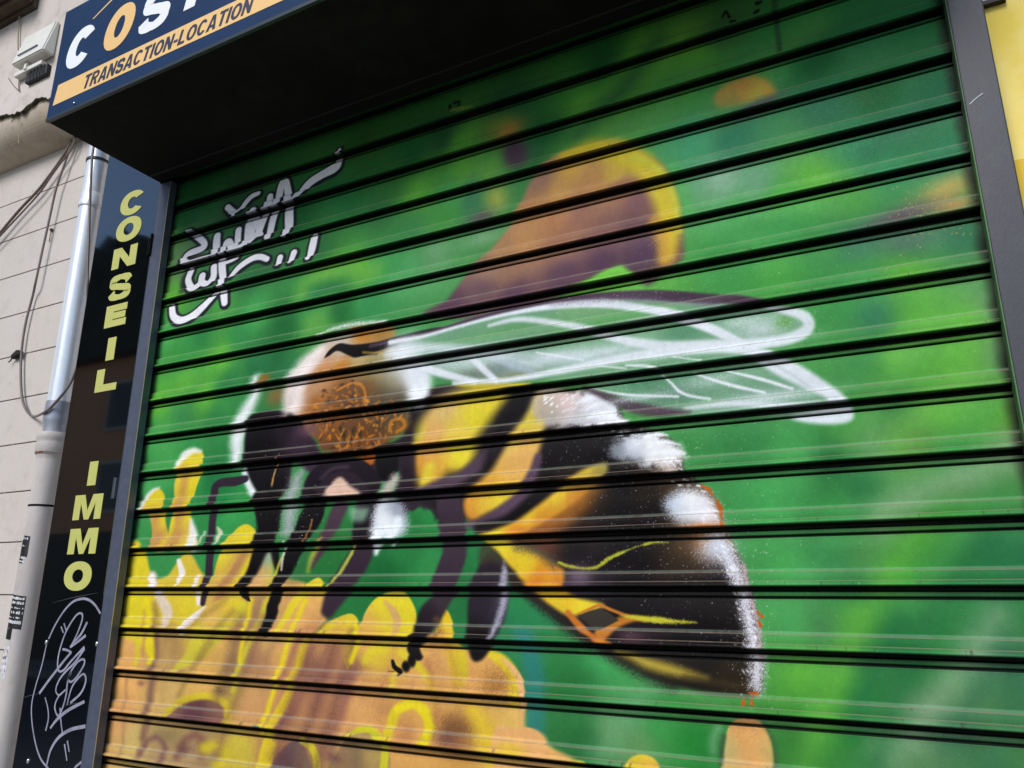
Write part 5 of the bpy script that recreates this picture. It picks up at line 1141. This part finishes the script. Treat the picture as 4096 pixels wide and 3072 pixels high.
bm = bmesh.new(); box(bm, -2.455, -2.306, -.073, -.0503, 3.2418, 3.2572, .003); box(bm, -2.3975, -2.383, -.077, -.054, 3.2477, 3.2735, .002)
obj('clamp_bar', bm, m_pl, fit)
bm = bmesh.new(); box(bm, -2.3975, -2.284, -.064, -.0504, 3.2034, 3.2408, .002)
for k in range(5): tube(bm, [(-2.37+.018*k, -.066, 3.2410), (-2.372+.018*k, -.068, 3.222), (-2.368+.017*k, -.064, 3.2050)], .0016, 6)
obj('connector', bm, mat('black_rubber', (.006, .006, .006, 1), .6), fit)

sill = thing('window_sill', 'weathered brown underside of a projecting sill, top left corner', 'window sill', (-3.0, 0, 3.61))
m_wood = mat('rotten_brown_timber', lin3(92, 74, 58), .85, noise=[(6, lin3(48, 36, 28), .9, .35, .6, (1, 6, 6)), (30, lin3(86, 92, 60), .6, .5, .7)], bump=(30, .6))
bm = bmesh.new(); box(bm, -4.2, -2.436, -.065, -.0505, 3.524, 3.66, .003); box(bm, -4.2, -2.4405, -.103, -.0655, 3.539, 3.66, .003); box(bm, -4.2, -2.431, -.16, -.1035, 3.556, 3.66, .004)
obj('slab', bm, m_wood, sill)

# ------------------------------------------------------------------ cables
m_cab = mat('grey_cable', lin3(112, 100, 96), .5, noise=[(30, lin3(84, 74, 72), .6)])
m_cab2 = mat('brown_cable', lin3(116, 96, 84), .55, noise=[(20, lin3(88, 72, 64), .6)])
CA, CB = panel(0, 560, 440/635), panel(0, 1180, 440/635)
def cable(name, label, pts, r, m, group=None):
    bm = bmesh.new(); tube(bm, pts, r, 10, 8)
    return tag(obj(name, bm, m, None, True), label, 'cable', group)
loop = [at(x, y, WY-.020) for x, y in CA((440, -45), (430, 0), (402, 55), (362, 170), (322, 290), (282, 470), (242, 650), (206, 820))]
loop += [at(x, y, WY-.012) for x, y in CB((190, 0), (151, 150), (128, 290), (120, 430), (125, 570), (145, 650), (188, 700))]
loop += [at(x, y, -.004) for x, y in CB((245, 684), (300, 642), (370, 562))]
loop += [at(x, y, .004) for x, y in CB((418, 485), (440, 420))]
loop += [at(x, y, .020) for x, y in panel(0, 800, T_)((660, 1180), (700, 930))]
loop += [at(x, y, -.006) for x, y in panel(0, 800, T_)((706, 690), (705, 560), (715, 300), (724, 0))]
loop += [at(x, y, -.008) for x, y in CA((530, 130), (541, 40), (548, -20), (556, -90))]
cable('hanging_cable', 'single cable hanging in a long loop down the tiles and back up the drain pipe', loop, .0036, m_cab)
bpts = [(418, -40), (412, 0), (384, 62), (345, 122), (290, 200), (220, 290), (130, 385), (60, 465), (-20, 560), (-140, 690)]
cable('wall_cable', 'thicker of the two cables running aslant to the left across the tiles', [at(x, y, WY-.018) for x, y in CA(*bpts)], .0046, m_cab2, 'cables slanting across the tiles')
cable('wall_cable', 'thinner cable twisted beside the thick one aslant across the tiles', [at(x+7+5*math.sin(i*1.3), y+8, WY-.024) for i, (x, y) in enumerate(CA(*bpts))], .0029, m_cab, 'cables slanting across the tiles')
cable('wall_wire', 'thin pale wire hanging from the sill behind the white box', [at(a*560/2212, b*560/2212, -.058) for a, b in ((392, -60), (380, 0), (350, 80), (328, 160), (298, 330), (290, 500), (283, 640), (288, 790))], .0024, mat('pale_wire', lin3(150, 142, 120), .7))
bm = bmesh.new()
tube(bm, [at(a*560/2212, b*560/2212, -.054) for a, b in ((300, 1190), (302, 1260), (296, 1350), (300, 1440))], .0018, 6)
tube(bm, [at(a*560/2212, b*560/2212, -.054) for a, b in ((130, 1230), (190, 1320), (250, 1390), (310, 1440))], .0012, 6)
tag(obj('broken_wire', bm, m_cab2, None, True), 'short broken wire ends dangling under the white box', 'wire')
kn = at(100*440/635, 1180+346*440/635, WY-.010)
bm = bmesh.new()
for k in range(8):
    bmesh.ops.create_icosphere(bm, subdivisions=2, radius=random.uniform(.006, .011), matrix=__import__('mathutils').Matrix.Translation((kn[0]+random.uniform(-.022, .022), kn[1]+random.uniform(-.004, .004), kn[2]+random.uniform(-.008, .008))))
tube(bm, [(kn[0]+.03, kn[1], kn[2]+.004), (kn[0], kn[1]-.005, kn[2]+.012), (kn[0]-.03, kn[1], kn[2]-.012), (kn[0]-.034, kn[1]-.004, kn[2]-.02)], .002, 6)
tag(obj('cable_clamp', bm, mat('dark_clamp', lin3(40, 34, 28), .9), None, True), 'dark tangled clamp holding the looped cable to a tile joint', 'clamp')
kp = at(297*440/635, 560+519*440/635, WY-.004)
bm = bmesh.new()
bmesh.ops.create_icosphere(bm, subdivisions=2, radius=.006, matrix=__import__('mathutils').Matrix.Translation(kp))
tube(bm, [kp, kp+np.array([-.002, 0, -.02]), kp+np.array([-.004, .002, -.04])], .0012, 6)
tag(obj('wall_plug', bm, mat('rusty_plug', lin3(110, 92, 78), .9), None, True), 'small rusty plug in the tiles beside the hanging cable', 'plug')

# ------------------------------------------------------------------ stickers on the iron pipe
def sticker(label, z0, z1, a0, a1, base, marks, seed, skew=0.0, ragged=False):
    rng = random.Random(seed)
    t = thing('sticker', label, 'sticker', (PCX, PCY-.0345, z0), 'stickers on the drain pipe')
    def cyl(u, v, r):
        ang = a0+(a1-a0)*u
        return (PCX+r*math.sin(ang), PCY-r*math.cos(ang), z0+(z1-z0)*v+skew*(u-.5))
    bm = bmesh.new(); n = 14; mrows = 12
    g = [[bm.verts.new(cyl(i/n, j/mrows, .03445)) for i in range(n+1)] for j in range(mrows+1)]
    for j in range(mrows):
        for i in range(n):
            if ragged and (rng.random() < .40): continue
            if not ragged and j < 3 and i > n*.55: continue
            if not ragged and j > mrows-3 and i < 3 and seed == 1: continue
            bm.faces.new((g[j][i], g[j][i+1], g[j+1][i+1], g[j+1][i]))
    obj('paper', bm, base, t)
    bm = bmesh.new()
    for (u0, u1, v0, v1) in marks:
        k = 5
        a = [bm.verts.new(cyl(u0+(u1-u0)*i/k, v0, .0347)) for i in range(k+1)]
        b = [bm.verts.new(cyl(u0+(u1-u0)*i/k, v1, .0347)) for i in range(k+1)]
        for i in range(k): bm.faces.new((a[i], a[i+1], b[i+1], b[i]))
    obj('printing', bm, m_print if not ragged else m_prd, t)
m_print = mat('white_print', lin3(226, 226, 230), .6); m_prd = mat('grey_print', lin3(84, 84, 92), .7)
m_stk = mat('black_sticker', lin3(22, 22, 24), .5)
m_torn = mat('torn_paper', lin3(214, 214, 222), .8)
def dashes(seed, rows, u0=.06, u1=.92):
    rng = random.Random(seed); out = []
    for (v0, v1, dense) in rows:
        u = u0
        while u < u1:
            w = rng.uniform(.02, .07)
            if rng.random() < dense: out.append((u, min(u+w, u1), v0+rng.uniform(0, .01), v1-rng.uniform(0, .02)))
            u += w+rng.uniform(.012, .03)
    return out
sticker('large black sticker with rows of white print on the iron pipe', 1.478, 1.588, -.55, .92, m_stk, dashes(3, [(.90, .97, .95), (.80, .87, .8), (.70, .74, .7), (.58, .65, .5), (.48, .52, .6), (.36, .44, 1.0), (.24, .27, .7), (.18, .21, .7), (.06, .11, .6)], .05, .95)[:70], 2, -.006)
sticker('small torn black sticker highest on the iron pipe', 1.668, 1.740, -.25, .52, m_stk, dashes(5, [(.86, .95, .7), (.60, .66, .4), (.16, .26, .9), (.04, .11, .9)], .1, .8), 1, -.004)
sticker('scraped white remains of a sticker low on the iron pipe', 1.385, 1.462, -.65, .30, m_torn, dashes(8, [(.8, .9, .3), (.6, .7, .4), (.4, .5, .3), (.2, .3, .4)]), 7, 0, True)

# ------------------------------------------------------------------ street, far side, hill (seen in the black glass)
m_asph = mat('asphalt', (.05, .05, .052, 1), .9, noise=[(3, (.035, .035, .036, 1), .7), (120, (.085, .085, .085, 1), .5)], bump=(160, .4))
m_pave = mat('pavement_slab', (.28, .27, .25, 1), .9, noise=[(5, (.20, .19, .18, 1), .7), (80, (.33, .32, .30, 1), .4)], bump=(90, .3))
bm = bmesh.new(); box(bm, -300, 300, -300, 60, -.5, -.14); tag(obj('ground', bm, m_asph), kind='structure')
bm = bmesh.new(); box(bm, -40, 20, -9.0, -2.2, -.139, -.12); tag(obj('road', bm, m_asph), kind='structure')
bm = bmesh.new(); box(bm, -40, 20, -2.19, .28, -.138, 0.0, .01); tag(obj('pavement', bm, m_pave), kind='structure')
bm = bmesh.new(); box(bm, -40, 20, -10.8, -9.01, -.138, 0.0, .01); tag(obj('far_pavement', bm, m_pave), kind='structure')
opp = thing('opposite_building', 'brown house across the street, seen only as a reflection in the black sign', 'building', (-18, -11, 0))
m_brk = mat('brown_render', lin3(222, 160, 118), .85, noise=[(.6, lin3(206, 144, 104), .7), (9, lin3(228, 172, 130), .4)])
bm = bmesh.new(); box(bm, -34, -10.0, -19, -11, 3.0, 7.55); body = obj('wall', bm, m_brk, opp)
m_slate = mat('slate_roof', (.03, .032, .036, 1), .7)
bm = bmesh.new()
vv = [bm.verts.new(c) for c in ((-34.4, -10.6, 7.5), (-9.6, -10.6, 7.5), (-9.6, -19.4, 7.5), (-34.4, -19.4, 7.5), (-32, -15, 9.2), (-12, -15, 9.2))]
for f in ((0, 1, 5, 4), (2, 3, 4, 5), (1, 2, 5), (3, 0, 4), (0, 3, 2, 1)): bm.faces.new([vv[i] for i in f])
obj('roof', bm, m_slate, opp)
bm = bmesh.new(); box(bm, -34.02, -9.98, -19.02, -10.94, 0, 2.98); obj('shop_front', bm, mat('dark_shopfront', (.006, .006, .007, 1), .5), opp)
m_win = mat('dark_window', (.012, .013, .016, 1), .15)
m_frm = mat('window_frame', lin3(190, 184, 174), .6)
for zc, hh in ((4.1, 1.15), (6.2, 1.15)):
    for kx in range(8):
        x = -32+kx*2.9
        bm = bmesh.new(); box(bm, x-.62, x+.62, -11.0, -10.96, zc-hh/2-.08, zc+hh/2+.08)
        fr = obj('window', bm, m_frm, opp)
        bm = bmesh.new(); box(bm, x-.54, x+.54, -10.958, -10.95, zc-hh/2, zc+hh/2); obj('pane', bm, m_win, fr)
# wooded hill beyond
m_hill = mat('wooded_hill', (.022, .034, .018, 1), .95, noise=[(.35, (.012, .018, .010, 1), .9), (1.4, (.04, .055, .028, 1), .5)])
nx, nz = 160, 26
hv = np.zeros((nz, nx, 3)); nn_ = vnoise(nz, nx, 40, 61, 3)
for jz in range(nz):
    t = jz/(nz-1)
    hv[jz, :, 0] = np.linspace(-190, -48, nx); hv[jz, :, 1] = -40-40*t
    hv[jz, :, 2] = -.4+(47+3*np.sin(hv[jz, :, 0]*.05)+10*(nn_[jz]-.5)+3*(RNG.random(nx)-.5))*math.sin(min(1, t*1.6)*math.pi/2)*np.clip((-48-hv[jz, :, 0])/22, 0.01, 1)*(1 if t < .7 else (1-t)/.3)
bm = bmesh.new()
g = [[bm.verts.new(hv[j, i]) for i in range(nx)] for j in range(nz)]
for j in range(nz-1):
    for i_ in range(nx-1): bm.faces.new((g[j][i_], g[j][i_+1], g[j+1][i_+1], g[j+1][i_]))
tag(obj('hill', bm, m_hill), kind='structure')

# ------------------------------------------------------------------ daylight
SUN_EL, SUN_AZ = math.radians(38), math.radians(-172)      # bearing measured from +Y towards +X: front left of the shop
sd = Vector((math.sin(SUN_AZ)*math.cos(SUN_EL), math.cos(SUN_AZ)*math.cos(SUN_EL), math.sin(SUN_EL)))
sun = bpy.data.lights.new('sun', 'SUN'); sun.energy = 3.05; sun.angle = math.radians(26); sun.color = (1, .965, .92)
so = bpy.data.objects.new('sun', sun); COL.objects.link(so); so.location = sd*30
so.rotation_euler = sd.to_track_quat('Z', 'Y').to_euler()
w = bpy.data.worlds.new('World'); sc.world = w; w.use_nodes = True
nt = w.node_tree; bgn = nt.nodes['Background']
sky = nt.nodes.new('ShaderNodeTexSky'); sky.sky_type = 'NISHITA'; sky.sun_disc = False
sky.sun_elevation = SUN_EL; sky.sun_rotation = SUN_AZ
sky.air_density = 1.0; sky.dust_density = .4; sky.ozone_density = 2.0
nt.links.new(sky.outputs['Color'], bgn.inputs['Color']); bgn.inputs['Strength'].default_value = .15

# ------------------------------------------------------------------ camera
cd = bpy.data.cameras.new('camera'); cam = bpy.data.objects.new('camera', cd); COL.objects.link(cam)
cd.sensor_fit = 'HORIZONTAL'; cd.sensor_width = 36; cd.lens = F_PX/4096*36; cd.clip_start = .02; cd.clip_end = 1000
from mathutils import Matrix
R_ = Matrix((_r, _u, -_fw)).transposed()
cam.matrix_world = Matrix.Translation(Vector(CAM)) @ R_.to_4x4()
sc.camera = cam
sc.render.engine = 'CYCLES'
sc.view_settings.view_transform = 'Standard'; sc.view_settings.look = 'None'; sc.view_settings.exposure = 0; sc.view_settings.gamma = 1
sc.cycles.max_bounces = 6
